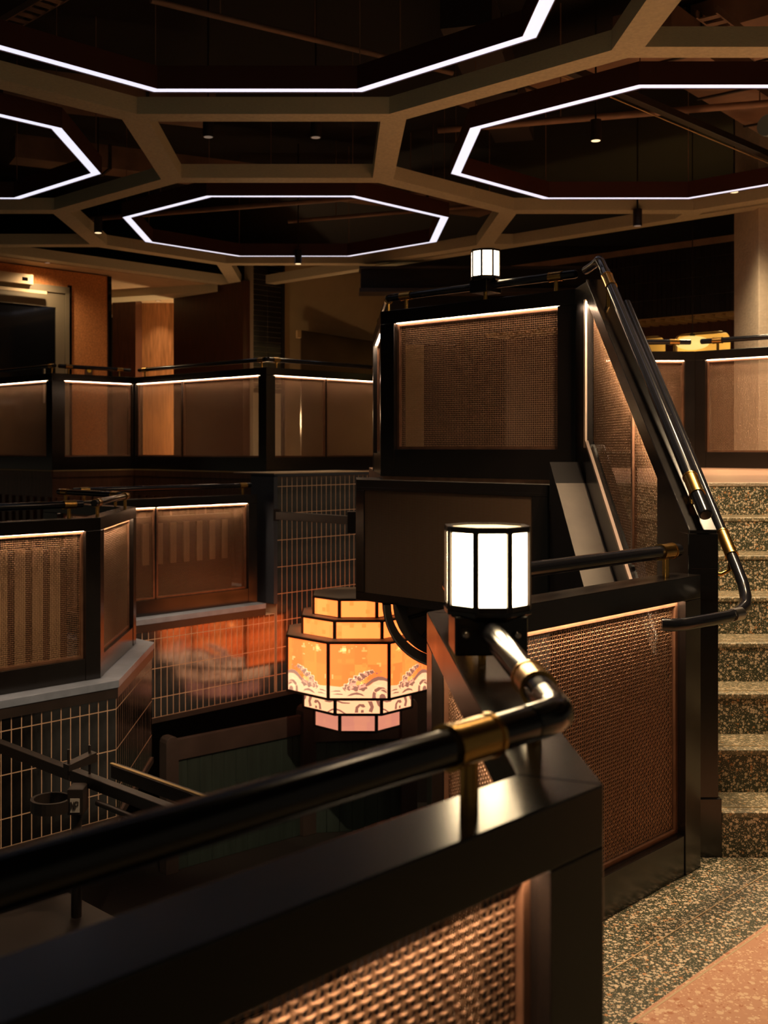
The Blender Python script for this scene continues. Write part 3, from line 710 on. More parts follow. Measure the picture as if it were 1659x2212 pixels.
def poly_print(parent, P, ex, n, w, h, z0, shapes, name, m, off, mirror=False):
    """flat print: each shape a thin raised sheet on the pane"""
    mb_ = MB()
    for sh in shapes:
        pts = [((1-x) if mirror else x, y) for x, y in sh]
        if mirror: pts = pts[::-1]
        A = sum(pts[i][0]*pts[(i+1) % len(pts)][1]-pts[(i+1) % len(pts)][0]*pts[i][1] for i in range(len(pts)))
        if A < 0: pts = pts[::-1]
        f = [tuple(P+ex*(x*w)+n*off+np.array([0, 0, z0+y*h])) for x, y in pts]
        b = [tuple(P+ex*(x*w)+n*(off-0.0008)+np.array([0, 0, z0+y*h])) for x, y in pts]
        mb_.hexa(b, f)
    o_ = mb_.build(name, m, parent)
    if len(shapes) > 1: o_['kind'] = 'stuff'
    return o_
for ti, (a, z1, z0, pm) in enumerate(TIERS):
    tier = MB()
    # plates top and bottom, slightly proud
    tier.hexa(octo(LX, LY, a+0.008, z1-0.006), octo(LX, LY, a+0.008, z1+0.014))
    tier.hexa(octo(LX, LY, a+0.006, z0-0.014), octo(LX, LY, a+0.006, z0+0.007))
    to = tier.build('tier_plate', 'lantern_frame', lt)
    MB().hexa(octo(LX, LY, a-0.004, z1+0.014), octo(LX, LY, a-0.004, z1+0.017)).build('top_sheet', 'lantern_plate', to)
    O = octo(LX, LY, a, 0)
    for i in range(8):
        p = Vector(O[i]); drr = Vector((p.x-LX, p.y-LY, 0)).normalized(); tn = Vector((-drr.y, drr.x, 0))
        q = [p+tn*0.0145+drr*0.004, p-tn*0.0145+drr*0.004, p-tn*0.0145-drr*0.016, p+tn*0.0145-drr*0.016]
        MB().prism([(v.x, v.y) for v in q], z0, z1).build('corner_bar', 'lantern_frame', lt)
    I1 = octo(LX, LY, a-0.003, 0); I2 = octo(LX, LY, a-0.007, 0)
    for i in range(8):
        j = (i+1) % 8
        pane = MB().prism([I1[i][:2], I1[j][:2], I2[j][:2], I2[i][:2]], z0, z1).build('pane', pm, lt)
        if i not in (4, 5, 6, 7): continue        # panes that can be seen
        P = np.array([I1[i][0], I1[i][1], 0.0]); Q = np.array([I1[j][0], I1[j][1], 0.0]); w = float(np.linalg.norm(Q-P)); ex = (Q-P)/w
        n = np.array([ex[1], -ex[0], 0.0]); hh = z1-z0
        mir = i == 5
        if ti == 2:
            poly_print(pane, P, ex, n, w, hh, z0, [WAVE], 'wave_print', 'print_cream', 0.0012, mir)
            poly_print(pane, P, ex, n, w, hh, z0, [scroll(x, y, r_*1.0, 5) for x, y, r_ in CLOUD], 'spray_print', 'print_cream', 0.0016, mir)
            poly_print(pane, P, ex, n, w, hh, z0, [CREST_BAND, CURL_A, CURL_B, LINE1, LINE2, LINE3, LINE4]+[scroll(x, y, r_) for x, y, r_ in DOTS]+[scroll(x+0.004, y-0.004, r_*0.86, 5) for x, y, r_ in CLOUD], 'curl_print', 'print_brown', 0.0022, mir)
            poly_print(pane, P, ex, n, w, hh, z0, ARCS, 'foam_print', 'print_cream', 0.0027, mir)
            poly_print(pane, P, ex, n, w, hh, z0, [scroll(0.50, 0.285, 0.048), scroll(0.57, 0.30, 0.03)], 'sun_print', 'print_yellow', 0.0030, mir)
            poly_print(pane, P, ex, n, w, hh, z0, [[(x, y), (x+ww, y), (x+ww, y+hh_), (x, y+hh_)] for x, y, ww, hh_ in PIX], 'pixel_print', 'print_yellow', 0.0014, mir)
        elif ti == 3: poly_print(pane, P, ex, n, w, hh, z0, BAND, 'curl_print', 'print_brown', 0.0014, mir)
        elif ti == 4: poly_print(pane, P, ex, n, w, hh, z0, LOW, 'cloud_print', 'paper_pink', 0.0012, mir)
MB().tube([(LX, LY, 0.15), (LX, LY, 0.86)], 0.012, 10).build('hanging_rod', 'rig_black', lt)

# ------------------------------------------------------------------ rigging bars
def sqbar(parent, a, b, w, h, name='bar', m='rig_black'):
    a = Vector(a); b = Vector(b); t = (b-a).normalized(); sd = Vector((-t.y, t.x, 0)).normalized(); u = t.cross(sd)*-1
    u = sd.cross(t)*-1
    q = lambda p: [tuple(p+sd*x*w/2+Vector((0, 0, 1))*y*h/2) for x, y in ((-1, -1), (1, -1), (1, 1), (-1, 1))]
    return MB().hexa(q(a), q(b)).build(name, m, parent, bevel=0.004)
rg = root('rigging_bar', (-1.35, 5.75, -0.9), 'black rigging bar with clamp and drop pipe at the lower left', 'rigging')
sqbar(rg, (-1.98, 6.46, -0.225), (-0.62, 5.10, -0.225), 0.055, 0.06)
MB().tube([(-1.20, 5.585, -0.285), (-0.62, 5.005, -0.285)], 0.015, 10).build('conduit', 'rig_black', rg, True)
MB().tube([(-1.33, 5.69, -0.25), (-1.33, 5.69, -0.90)], 0.027, 18).build('drop_pipe', 'rig_black', rg, True)
cl = MB().box(-1.36, -1.28, 5.62, 5.74, -0.36, -0.23).build('clamp_block', 'rig_black', rg, bevel=0.003)
MB().hexa([(-1.40, 5.70, -0.15), (-1.36, 5.66, -0.15), (-1.24, 5.76, -0.13), (-1.28, 5.80, -0.13)], [(-1.40, 5.70, -0.12), (-1.36, 5.66, -0.12), (-1.24, 5.76, -0.08), (-1.28, 5.80, -0.08)]).build('clamp_arm', 'rig_black', rg)
for p in ((-1.37, 5.69), (-1.28, 5.77)):
    MB().tube([(p[0], p[1], -0.20), (p[0], p[1], -0.045)], 0.007, 8).build('bolt', 'rig_black', rg)
vs = []; n = 28
rm = MB(); o = [(-1.45+0.105*math.cos(2*math.pi*k/n), 5.66+0.105*math.sin(2*math.pi*k/n)) for k in range(n)]; ii = [(-1.45+0.088*math.cos(2*math.pi*k/n), 5.66+0.088*math.sin(2*math.pi*k/n)) for k in range(n)]
for k in range(n):
    j = (k+1) % n; rm.prism([o[k], o[j], ii[j], ii[k]], -0.345, -0.285)
rm.build('clamp_ring', 'rig_black', rg)
lb = MB().box(-1.345, -1.297, 5.616, 5.62, -0.345, -0.275).build('label_plate', 'label_white', cl)
tx = MB(); y0, y1 = 5.613, 5.616
def bar2(x0, z0, x1, z1, w=0.003):
    d = Vector((x1-x0, 0, z1-z0)).normalized(); p = Vector((-d.z, 0, d.x))*w/2
    q = [Vector((x0, 0, z0))+p, Vector((x0, 0, z0))-p, Vector((x1, 0, z1))-p, Vector((x1, 0, z1))+p]
    tx.hexa([(v.x, y1, v.z) for v in q], [(v.x, y0, v.z) for v in q])
X = -1.340
for a in ((X, -0.33, X, -0.29), (X+0.015, -0.33, X+0.015, -0.29), (X, -0.29, X+0.015, -0.33), (X+0.022, -0.33, X+0.022, -0.29), (X+0.022, -0.29, X+0.036, -0.29), (X+0.036, -0.29, X+0.036, -0.31), (X+0.036, -0.31, X+0.022, -0.31)): bar2(*a)
tx.build('lettering', 'rig_black', cl)
r2 = root('rigging_bar', (-0.8, 5.6, -0.3), 'short black twin rigging bar with pale upper edge at the lower left', 'rigging')
sqbar(r2, (-1.19, 5.97, -0.235), (-0.50, 5.28, -0.235), 0.05, 0.07)
sqbar(r2, (-1.21, 5.975, -0.197), (-0.50, 5.265, -0.197), 0.02, 0.008, 'edge_strip', 'soffit_gold')
r3 = root('rigging_bar', (-0.2, 10.3, 0.8), 'black bar reaching from the tall tiled wall to the perforated box', 'rigging')
sqbar(r3, (-0.575, 10.66, 0.85), (0.24, 9.845, 0.85), 0.06, 0.075)
MB().box(-0.60, -0.54, 10.62, 10.72, 0.80, 0.91).build('end_plate', 'rig_black', r3)
MB().box(0.10, 0.26, 9.85, 9.98, 0.74, 0.93).build('clamp', 'rig_black', r3)
sqbar(r3, (0.20, 9.90, 0.85), (0.60, 7.56, 0.85), 0.06, 0.075, 'arm')
# speaker cabinets on the structure below
def cabinet(poly, z0, z1, label, m='rig_black'):
    c = root('equipment_case', (sum(p[0] for p in poly)/len(poly), sum(p[1] for p in poly)/len(poly), z0), label, 'case')
    MB().prism(poly, z0, z1-0.02).build('body', m, c, bevel=0.006); MB().prism(poly, z1-0.02, z1).build('lid', m, c, bevel=0.004)
    return c
cabinet([(-2.0, 5.45), (-1.45, 6.0), (-1.05, 5.6), (-1.6, 5.05)], -1.4, -0.90, 'dark angular case below the drop pipe at the lower left')
cabinet([(-1.0, 4.1), (-0.55, 4.45), (-0.25, 4.1), (-0.75, 3.65)], -1.4, -0.55, 'dark grey case half hidden under the blurred handrail')
cabinet([(-0.05, 5.0), (0.75, 5.3), (0.95, 4.6), (0.1, 4.3)], -1.2, -0.62, 'flat dark case right of the centre below the lantern')
hs = root('coiled_hose', (-0.72, 4.62, -0.9), 'ribbed black hose with shiny metal plug below the blurred handrail', 'hose')
mb = MB(); hp = [(-0.72+0.05*k/10, 4.62, -0.90+0.045*k) for k in range(11)]
mb.tube([hp[k//2] if k % 2 == 0 else tuple((np.array(hp[k//2])+np.array(hp[min(10, k//2+1)]))/2) for k in range(20)], [0.022 if k % 2 else 0.017 for k in range(20)], 10); mb.build('ribbed_tube', 'rig_black', hs, True)
MB().tube([(-0.52, 4.75, -0.60), (-0.49, 4.72, -0.66), (-0.475, 4.70, -0.70)], [0.016, 0.018, 0.010], 12).build('plug', 'steel', hs, True)

# ------------------------------------------------------------------ timber fence in the well below
fg = root('timber_fence', (-0.6, 10.4, -2.3), 'dark timber fence with green boards below the tiled wall', 'fence')
fA = V2(-1.50, 9.95); fBp = V2(-0.30, 10.95)
fdv = (fBp-fA)/np.linalg.norm(fBp-fA); fnv = V2(fdv[1], -fdv[0]); FLn = float(np.linalg.norm(fBp-fA))
def fence_piece(s0, s1, t0, t1, z0, z1, name, m, A=fA, d=fdv, n=fnv, parent=fg, bev=0.004):
    return MB().prism([tuple(A+d*s0+n*t1), tuple(A+d*s1+n*t1), tuple(A+d*s1+n*t0), tuple(A+d*s0+n*t0)], z0, z1).build(name, m, parent, bevel=bev)
def post(A, d, n, s, zt, w=0.13):
    mbp = MB(); p = A+d*s
    prof = [(-w/2, -2.3), (w/2, -2.3), (w/2, zt-0.05), (w*0.42, zt-0.02), (w*0.2, zt), (-w*0.2, zt), (-w*0.42, zt-0.02), (-w/2, zt-0.05)]
    mbp.hexa([(p[0]+d[0]*x+n[0]*0.07, p[1]+d[1]*x+n[1]*0.07, z) for x, z in prof], [(p[0]+d[0]*x-n[0]*0.05, p[1]+d[1]*x-n[1]*0.05, z) for x, z in prof])
    mbp.build('post', 'brown_post', fg, bevel=0.004)
post(fA, fdv, fnv, 0.0, -1.08); post(fA, fdv, fnv, FLn, -1.03, 0.16)
fence_piece(0.05, FLn-0.07, -0.02, 0.03, -1.31, -1.12, 'top_rail', 'brown_post')
for k in range(11): fence_piece(0.06+k*0.133, 0.06+k*0.133+0.130, -0.012, 0.012, -2.3, -1.31, 'board', 'green_board')
fC = fBp; fDp = V2(0.72, 11.1); d2 = (fDp-fC)/np.linalg.norm(fDp-fC); n2 = V2(d2[1], -d2[0]); L2 = float(np.linalg.norm(fDp-fC))
fence_piece(0.08, L2-0.07, -0.02, 0.03, -1.40, -1.22, 'top_rail', 'brown_post', fC, d2, n2)
for k in range(7): fence_piece(0.08+k*0.128, 0.08+k*0.128+0.125, -0.012, 0.012, -2.3, -1.40, 'board', 'green_board', fC, d2, n2)
post(fC, d2, n2, L2, -1.0, 0.16)
bf = MB().box(-3.2, 3.0, 3.2, 13.5, -2.45, -2.3).build('floor', 'basement'); tag(bf, kind='structure')
bw = MB().box(-3.2, 3.0, 11.9, 12.1, -2.3, -0.95).build('wall_well', 'basement'); tag(bw, kind='structure')

# ------------------------------------------------------------------ ceiling lattice
A8 = 2.3; T8 = math.tan(math.pi/8); ZC = 3.917; Q8 = A8*(1+T8); CX, CY = -0.53, 12.35
BW, BH = 0.188, 0.125
PL = lambda x: x+18.1       # left perimeter
PR = lambda x: -x+15.45     # right perimeter
inside = lambda p: p[1] <= PL(p[0])+0.25 and p[1] <= PR(p[0])+0.25
edges = {}
def add_edge(p, q):
    k = tuple(sorted([(round(p[0], 2), round(p[1], 2)), (round(q[0], 2), round(q[1], 2))]))
    edges[k] = (p, q)
for i in range(-2, 4):
    for j in range(-4, 3):
        if (i+j) % 2: continue
        c = (CX+i*Q8, CY+j*Q8)
        if c[1] < 2 or abs(c[0]) > 9: continue
        O = [(x, y) for x, y, z in octo(c[0], c[1], A8, 0)]
        for k in range(8): add_edge(O[k], O[(k+1) % 8])
def clip(p, q):
    p = np.array(p); q = np.array(q)
    f = lambda a: min(PL(a[0])-a[1], PR(a[0])-a[1])
    if f(p) < -0.05 and f(q) < -0.05: return None
    if f(p) >= -0.05 and f(q) >= -0.05: return p, q
    if f(p) < 0: p, q = q, p
    lo, hi = 0., 1.
    for _ in range(40):
        m_ = (lo+hi)/2
        if f(p+(q-p)*m_) >= 0: lo = m_
        else: hi = m_
    if np.linalg.norm((q-p)*lo) < 0.15: return None
    return p, p+(q-p)*lo
lat = root('ceiling_lattice', (0, 10, ZC), 'olive brown timber lattice of octagons and squares under the dark ceiling', 'ceiling lattice')
def beam(p, q, w=BW, h=BH, name='beam'):
    p = np.array(p); q = np.array(q); d = (q-p)/np.linalg.norm(q-p); n = V2(-d[1], d[0])
    e = w*T8/2*0.98
    return MB().prism([tuple(p-d*e+n*w/2), tuple(p-d*e-n*w/2), tuple(q+d*e-n*w/2), tuple(q+d*e+n*w/2)], ZC+random.uniform(0, 0.0012), ZC+h).build(name, 'beam_wood', lat)
for p, q in edges.values():
    if max(p[1], q[1]) < 4.0: continue
    r_ = clip(p, q)
    if r_ is None: continue
    beam(*r_)
J = ((15.45-18.1)/2, (15.45+18.1)/2)
beam((-6.5, PL(-6.5)), J); beam(J, (6.5, PR(6.5)))
# octagonal LED lights hung in the cells
def led_octagon(cx, cy, label, a=1.71):
    r = root('octagonal_ceiling_light', (cx, cy, ZC-0.004), label, 'ceiling light', 'octagonal ceiling lights')
    w = 0.085
    O = octo(cx, cy, a, 0); I = octo(cx, cy, a-w, 0); O2 = octo(cx, cy, a+0.006, 0); I2 = octo(cx, cy, a-w-0.006, 0)
    for k in range(8):
        j = (k+1) % 8
        h = MB(); h.prism([O2[k][:2], O2[j][:2], I2[j][:2], I2[k][:2]], ZC+0.012, ZC+0.15)
        h.prism([O2[k][:2], O2[j][:2], O[j][:2], O[k][:2]], ZC-0.004, ZC+0.012); h.prism([I[k][:2], I[j][:2], I2[j][:2], I2[k][:2]], ZC-0.004, ZC+0.012)
        ho = h.build('housing', 'led_housing', r)
        MB().prism([O[k][:2], O[j][:2], I[j][:2], I[k][:2]], ZC+0.002, ZC+0.012).build('diffuser', 'ceiling_led', ho)
        p = ((O[k][0]+I[k][0])/2, (O[k][1]+I[k][1])/2)
        MB().tube([(p[0], p[1], ZC+0.15), (p[0], p[1], 5.3)], 0.004, 6).build('suspension_wire', 'duct_brown', r)
for (cx, cy), lb_ in (((CX, CY), 'complete white octagonal light in the middle distance'), ((CX, CY-2*Q8), 'largest white octagonal light cut by the top of the picture'), ((CX-Q8, CY-Q8), 'white octagonal light cut by the left edge of the picture'), ((CX+Q8, CY-Q8), 'white octagonal light cut by the right edge of the picture')):
    led_octagon(cx, cy, lb_)
# downlights
def downlight(x, y, z, label, on=True, power=0.0, size=120):
    r = root('downlight', (x, y, z), label, 'downlight', 'black cylinder downlights')
    MB().tube([(x, y, z), (x, y, z+0.17)], 0.045, 18).build('housing', 'rig_black', r, True)
    MB().tube([(x, y, z-0.002), (x, y, z+0.0)], 0.036, 18).build('lens', 'spot_lens' if on else 'spot_lens_off', r)
    MB().tube([(x, y, z+0.17), (x, y, 5.3)], 0.008, 8).build('stem', 'rig_black', r)
    if power:
        l = bpy.data.lights.new('downlight_beam', 'SPOT'); l.energy = power; l.color = (1.0, 0.72, 0.43); l.spot_size = math.radians(size); l.spot_blend = 0.9; l.shadow_soft_size = 0.16
        o = bpy.data.objects.new('downlight_beam', l); COL.objects.link(o); o.parent = r; o.location = (0, 0, -0.01)
    return r
def atz(u, v, z):
    Y = 2400*(CZ-z)/(v-967); return (u-726)*Y/2400, Y
for (u, v, z, on, pw, lb_) in ((450, 296, 4.02, False, 0, 'dark downlight in the left half of the ceiling square'), (682, 297, 4.02, False, 0, 'dark downlight in the right half of the ceiling square'),
        (1287, 304, 4.02, True, 380, 'lit downlight inside the right octagonal light'), (212, 503, 3.85, True, 14, 'lit downlight on the beam left of the middle octagon'),
        (644, 570, 3.80, True, 260, 'lit downlight below the far edge of the middle octagon'), (1377, 488, 3.75, False, 0, 'dark downlight hanging near the dark tiled wall'), (1586, 415, 3.93, True, 220, 'lit downlight at the right edge of the ceiling')):
    x, y = atz(u, v, z); downlight(x, y, z, lb_, on, pw)

# dark slab and services above the lattice
sb = MB().box(-9, 9, -2, 22, 5.3, 5.4).build('ceiling', 'slab_black'); tag(sb, kind='structure')
def duct(a, b, w, h, z, label, m='duct_brown', seams=3):
    a = V2(*a); b = V2(*b); L = float(np.linalg.norm(b-a)); d = (b-a)/L; n = V2(-d[1], d[0])
    r = root('air_duct', (float((a+b)[0]/2), float((a+b)[1]/2), z), label, 'duct', 'ducts above the lattice')
    MB().prism([tuple(a+n*w/2), tuple(a-n*w/2), tuple(b-n*w/2), tuple(b+n*w/2)], z, z+h).build('body', m, r)
    for k in range(seams):
        c = a+d*L*(k+0.5)/seams
        MB().prism([tuple(c+n*(w/2+0.015)-d*0.015), tuple(c-n*(w/2+0.015)-d*0.015), tuple(c-n*(w/2+0.015)+d*0.015), tuple(c+n*(w/2+0.015)+d*0.015)], z-0.015, z+h+0.01).build('flange', 'duct_dark', r)
duct((0.1, 4.6), (3.0, 9.0), 0.55, 0.24, 5.02, 'wide brown duct crossing above the largest octagonal light', 'duct_brown')
duct((1.3, 10.6), (4.6, 7.2), 0.5, 0.25, 4.72, 'brown duct seen through the right octagonal light', 'duct_brown')
duct((2.2, 8.0), (4.25, 10.4), 0.45, 0.22, 4.44, 'second brown duct crossing inside the right octagonal light', 'duct_brown')
duct((-3.5, 12.0), (2.0, 14.8), 0.35, 0.25, 4.6, 'brown duct seen through the middle octagonal light', 'duct_brown')
duct((-4.8, 9.2), (-1.2, 10.6), 0.4, 0.25, 4.6, 'brown duct seen through the left octagonal light', 'duct_brown')
duct((-2.4, 4.4), (-0.1, 8.2), 0.5, 0.25, 5.0, 'dark duct in the upper left of the ceiling', 'duct_dark')
duct((0.9, 7.7), (1.7, 10.6), 0.36, 0.25, 4.42, 'dark duct between the square and the right octagon', 'duct_dark')
def pipe(a, b, r_, label, m='duct_brown'):
    p = root('ceiling_pipe', tuple((np.array(a)+np.array(b))/2), label, 'pipe', 'pipes above the lattice')
    MB().tube([a, b], r_, 12).build('tube', m, p, True)
    for t in (0.2, 0.5, 0.8):
        c = np.array(a)+(np.array(b)-np.array(a))*t
        MB().tube([tuple(c), (c[0], c[1], 5.3)], 0.006, 6).build('hanger', 'duct_brown', p)
pipe((-3.6, 5.2, 4.5), (1.2, 4.3, 4.5), 0.03, 'thin pipe crossing the upper left of the ceiling')
pipe((0.9, 9.8, 4.3), (6.0, 8.3, 4.3), 0.03, 'thin pipe crossing inside the right octagonal light')
pipe((-3.0, 13.6, 4.3), (1.5, 12.0, 4.3), 0.03, 'thin pipe crossing inside the middle octagonal light')
pipe((-0.6, 14.0, 4.35), (2.4, 12.8, 4.35), 0.025, 'thin pipe at the far end of the middle octagonal light')
pipe((3.6, 9.3, 4.2), (5.2, 10.4, 4.2), 0.09, 'pale blue pipe at the right edge of the ceiling', 'pipe_blue')
pipe((-1.2, 7.2, 4.4), (0.9, 8.6, 4.4), 0.02, 'thin pipe above the ceiling square')
def tray(a, b, z, label, w=0.13):
    a = V2(*a); b = V2(*b); L = float(np.linalg.norm(b-a)); d = (b-a)/L; n = V2(-d[1], d[0])
    r = root('cable_tray', (float((a+b)[0]/2), float((a+b)[1]/2), z), label, 'cable tray', 'cable trays above the lattice')
    for s in (-1, 1):
        c0 = a+n*s*w/2; c1 = b+n*s*w/2
        MB().prism([tuple(c0+n*0.006), tuple(c0-n*0.006), tuple(c1-n*0.006), tuple(c1+n*0.006)], z, z+0.05).build('side_rail', 'duct_brown', r)
    for k in range(int(L/0.12)):
        c = a+d*(0.06+k*0.12)
        MB().prism([tuple(c+n*w/2+d*0.03), tuple(c-n*w/2+d*0.03), tuple(c-n*w/2-d*0.03), tuple(c+n*w/2-d*0.03)], z, z+0.008).build('rung', 'duct_brown', r)
tray((0.7, 5.2), (1.9, 6.9), 4.35, 'perforated cable tray beside the largest octagonal light')
tray((2.1, 5.6), (3.6, 7.6), 4.3, 'perforated cable tray in the upper right corner')
tray((2.4, 7.2), (4.6, 9.8), 4.3, 'perforated cable tray inside the right octagonal light')
tray((-0.7, 6.2), (-2.6, 8.2), 4.5, 'cable tray in the dark upper left ceiling')
tk = root('track_rail', (3.0, 9.0, 4.15), 'black lighting track crossing the right octagonal light', 'track')
sqbar(tk, (1.55, 7.75, 4.17), (4.1, 10.3, 4.17), 0.07, 0.06, 'rail'); sqbar(tk, (1.50, 7.80, 4.14), (4.05, 10.35, 4.14), 0.012, 0.008, 'edge', 'soffit_gold')
md = root('dark_beam_box', (1.2, 14.6, 3.45), 'dark steel beam end sticking out left of the small lamp', 'beam')
MB().box(0.32, 3.4, 14.3, 14.6, 3.55, 3.80).build('web', 'slab_black', md); MB().box(0.30, 3.4, 14.25, 14.65, 3.50, 3.55).build('flange', 'duct_dark', md); MB().box(0.30, 3.4, 14.25, 14.65, 3.80, 3.83).build('flange', 'duct_dark', md)

# ------------------------------------------------------------------ background rooms, left
def col(u, c, s):
    """point where image column u meets the plan line Y = s*X + c"""
    k = (u-726)/2400; Y = c/(1-s*k); return V2(k*Y, Y)
def wall_seg(name, a, b, z0, z1, m, th=0.15):
    d = (b-a)/np.linalg.norm(b-a); n = V2(d[1], -d[0])
    w = MB().prism([tuple(a), tuple(b), tuple(b-n*th), tuple(a-n*th)], z0, z1).build(name, m); tag(w, kind='structure'); return w
ow = wall_seg('wall_orange', col(-60, 18.9, 1), col(232, 18.9, 1), UZ, ZC, 'orange_weave')
a, b = col(232, 18.9, 1), col(238.5, 18.9, 1); MB().prism([tuple(a+nG*0.03), tuple(b+nG*0.03), tuple(b-nG*0.15), tuple(a-nG*0.15)], UZ, ZC).build('corner_trim', 'door_glass', ow)
# door
drr = root('door_1', (-4.0, 14.9, UZ), kind='structure')
c0 = col(150, 18.9, 1); cL = col(-60, 18.9, 1); dd = dG
def dpiece(s0, s1, t0, t1, z0, z1, name, m, parent=drr):   # s measured leftwards from the right edge of the frame
    A = c0-dd*s0; B = c0-dd*s1
    return MB().prism([tuple(B+nG*t1), tuple(A+nG*t1), tuple(A+nG*t0), tuple(B+nG*t0)], z0, z1).build(name, m, parent)
dpiece(-0.02, 0.03, 0, 0.03, UZ, 3.72, 'shadow_gap', 'door_glass')
dpiece(0.03, 0.09, 0, 0.05, UZ, 3.66, 'frame_side', 'door_frame'); dpiece(0.03, 1.3, 0, 0.05, 3.60, 3.69, 'frame_head', 'door_frame')
dpiece(0.095, 0.23, 0.0, 0.035, UZ, 3.59, 'stile', 'door_frame'); dpiece(0.23, 1.3, 0.0, 0.035, 3.40, 3.59, 'top_rail', 'door_frame')
dpiece(0.23, 1.3, 0.0, 0.02, UZ, 3.40, 'pane', 'door_glass'); dpiece(0.40, 0.42, 0.02, 0.05, 2.1, 2.6, 'handle', 'steel')
cl_ = dpiece(0.62, 1.3, 0.05, 0.12, 3.66, 3.79, 'closer_body', 'cream_plaster'); dpiece(0.70, 0.78, 0.12, 0.123, 3.70, 3.745, 'closer_badge', 'door_glass', cl_)
dpiece(0.42, 1.25, 0.10, 0.125, 3.55, 3.59, 'closer_arm', 'cream_plaster')
bt = root('wall_button', (-3.4, 15.5, 2.4), 'small square plate with yellow button on the orange wall', 'button')
c = col(191, 18.9, 1); MB().prism([tuple(c-dd*0.06+nG*0.015), tuple(c+dd*0.06+nG*0.015), tuple(c+dd*0.06), tuple(c-dd*0.06)], 2.50, 2.62).build('plate', 'dark_wood', bt)
MB().tube([tuple(c+nG*0.015)+(2.57,), tuple(c+nG*0.03)+(2.57,)], 0.028, 16).build('knob', 'yellow_button', bt)
# cream soffit and dropped beam, timber walls of the recess
sf = MB().prism([(-7.0, 11.5), (-1.35, 17.15), (-0.6, 20.8), (-7.0, 20.8)], ZC+0.02, ZC+0.06).build('ceiling_soffit', 'cream_plaster'); tag(sf, kind='structure')
bm_ = MB().prism([tuple(col(200, 17.0, -0.1)), tuple(col(470, 16.3, -0.1)), tuple(col(470, 16.9, -0.1)), tuple(col(200, 17.6, -0.1))], ZC-0.09, ZC+0.02).build('dropped_beam', 'beam_wood', sf)
wall_seg('wall_recess_side', V2(-3.62, 18.0), V2(-3.25, 18.0), UZ, ZC+0.02, 'dark_wood', 0.6)
lw = wall_seg('wall_recess', V2(-3.3, 18.7), V2(-2.5, 18.7), UZ, ZC+0.02, 'lit_wood')
wall_seg('wall_dark_timber', col(375, 14.8, -1), col(525, 14.8, -1), UZ, ZC+0.02, 'dark_wood')
wall_seg('wall_black', V2(-1.40, 16.35), V2(-1.18, 16.3), UZ, 4.3, 'slab_black')
# tiled pier with horizontal tiles
ca, cb = col(547, 17.4, 1), col(607, 17.4, 1)
pr = wall_seg('wall_pier', ca, cb, UZ, 4.35, 'grout_pier', 0.2)
dp = (cb-ca)/np.linalg.norm(cb-ca); Lp = float(np.linalg.norm(cb-ca))
for c in range(2):
    for k in range(40):
        z = UZ+0.003+k*0.0755
        if z < 2.3: continue
        a = ca+dp*(c*Lp/2+0.004); b = ca+dp*((c+1)*Lp/2-0.004)
        MB().prism([tuple(a+nG*0.008), tuple(b+nG*0.008), tuple(b), tuple(a)], z, z+0.069).build('tile', 'tile_dark', pr)
MB().prism([tuple(cb+nG*0.03), tuple(cb+dp*0.05+nG*0.03), tuple(cb+dp*0.05-nG*0.2), tuple(cb-nG*0.2)], UZ, 4.35).build('corner_trim', 'slab_black', pr)
wall_seg('wall_plaster', V2(-0.80, 17.1), V2(1.35, 17.1), UZ, 4.4, 'olive_plaster')
bp_ = root('bronze_panel', (0.1, 16.6, UZ), 'tilted bronze panel in front of the olive plaster wall', 'panel')
a, b = col(651, 16.75, 0.35), col(815, 16.75, 0.35)
dq = (b-a)/np.linalg.norm(b-a); nq = V2(dq[1], -dq[0])
MB().prism([tuple(a), tuple(b), tuple(b-nq*0.06), tuple(a-nq*0.06)], UZ, lambda x, y: 1.5+(967-712)*16.5/2400-0.12*(x-a[0])).build('sheet', 'bronze_panel', bp_, bevel=0.01)
MB().prism([tuple(a-dq*0.06), tuple(a), tuple(a-nq*0.08), tuple(a-dq*0.06-nq*0.08)], 3.14, 3.25).build('clip', 'soffit_gold', bp_)
wall_seg('wall_pier_back', V2(0.72, 16.0), V2(1.75, 16.0), 3.0, 4.2, 'tile_dark')

# ------------------------------------------------------------------ background, right: dark tiled wall, timber band with rounded windows
cR = 19.0
ra, rb = col(1050, cR, -1), col(1700, cR, -1)
rw = tile_wall('wall_right', ra, rb, 3.22, 4.10, 3.22, thick=0.2, mname='grout_dark', skip=lambda s, z: True)
dR = (rb-ra)/np.linalg.norm(rb-ra); nR = V2(dR[1], -dR[0]); LR = float(np.linalg.norm(rb-ra))
tm = MB(); nc = int(LR/0.0675)
for c in range(nc):
    for k in range(4):
        z0 = 3.22+k*0.24; z1 = min(4.10, z0+0.24)
        a = ra+dR*(c*0.0675+0.003); b = ra+dR*((c+1)*0.0675-0.003)
        tm.prism([tuple(a+nR*0.01), tuple(b+nR*0.01), tuple(b), tuple(a)], z0+0.003, z1-0.003)
tag(tm.build('tile_field', 'tile_dark', rw), kind='stuff')
MB().prism([tuple(ra+nR*0.03), tuple(rb+nR*0.03), tuple(rb), tuple(ra)], 4.10, 4.18).build('top_trim', 'duct_brown', rw)
# gold slatted soffit edge
sfR = MB().prism([tuple(ra+nR*0.02), tuple(rb+nR*0.02), tuple(rb-nR*0.5), tuple(ra-nR*0.5)], 3.205, 3.22).build('soffit_edge', 'soffit_gold', rw)
for k in range(int(LR/0.14)):
    a = ra+dR*(k*0.14)
    MB().prism([tuple(a+nR*0.0), tuple(a+dR*0.07+nR*0.0), tuple(a+dR*0.07-nR*0.5), tuple(a-nR*0.5)], 3.165, 3.204).build('slat', 'soffit_gold', rw)
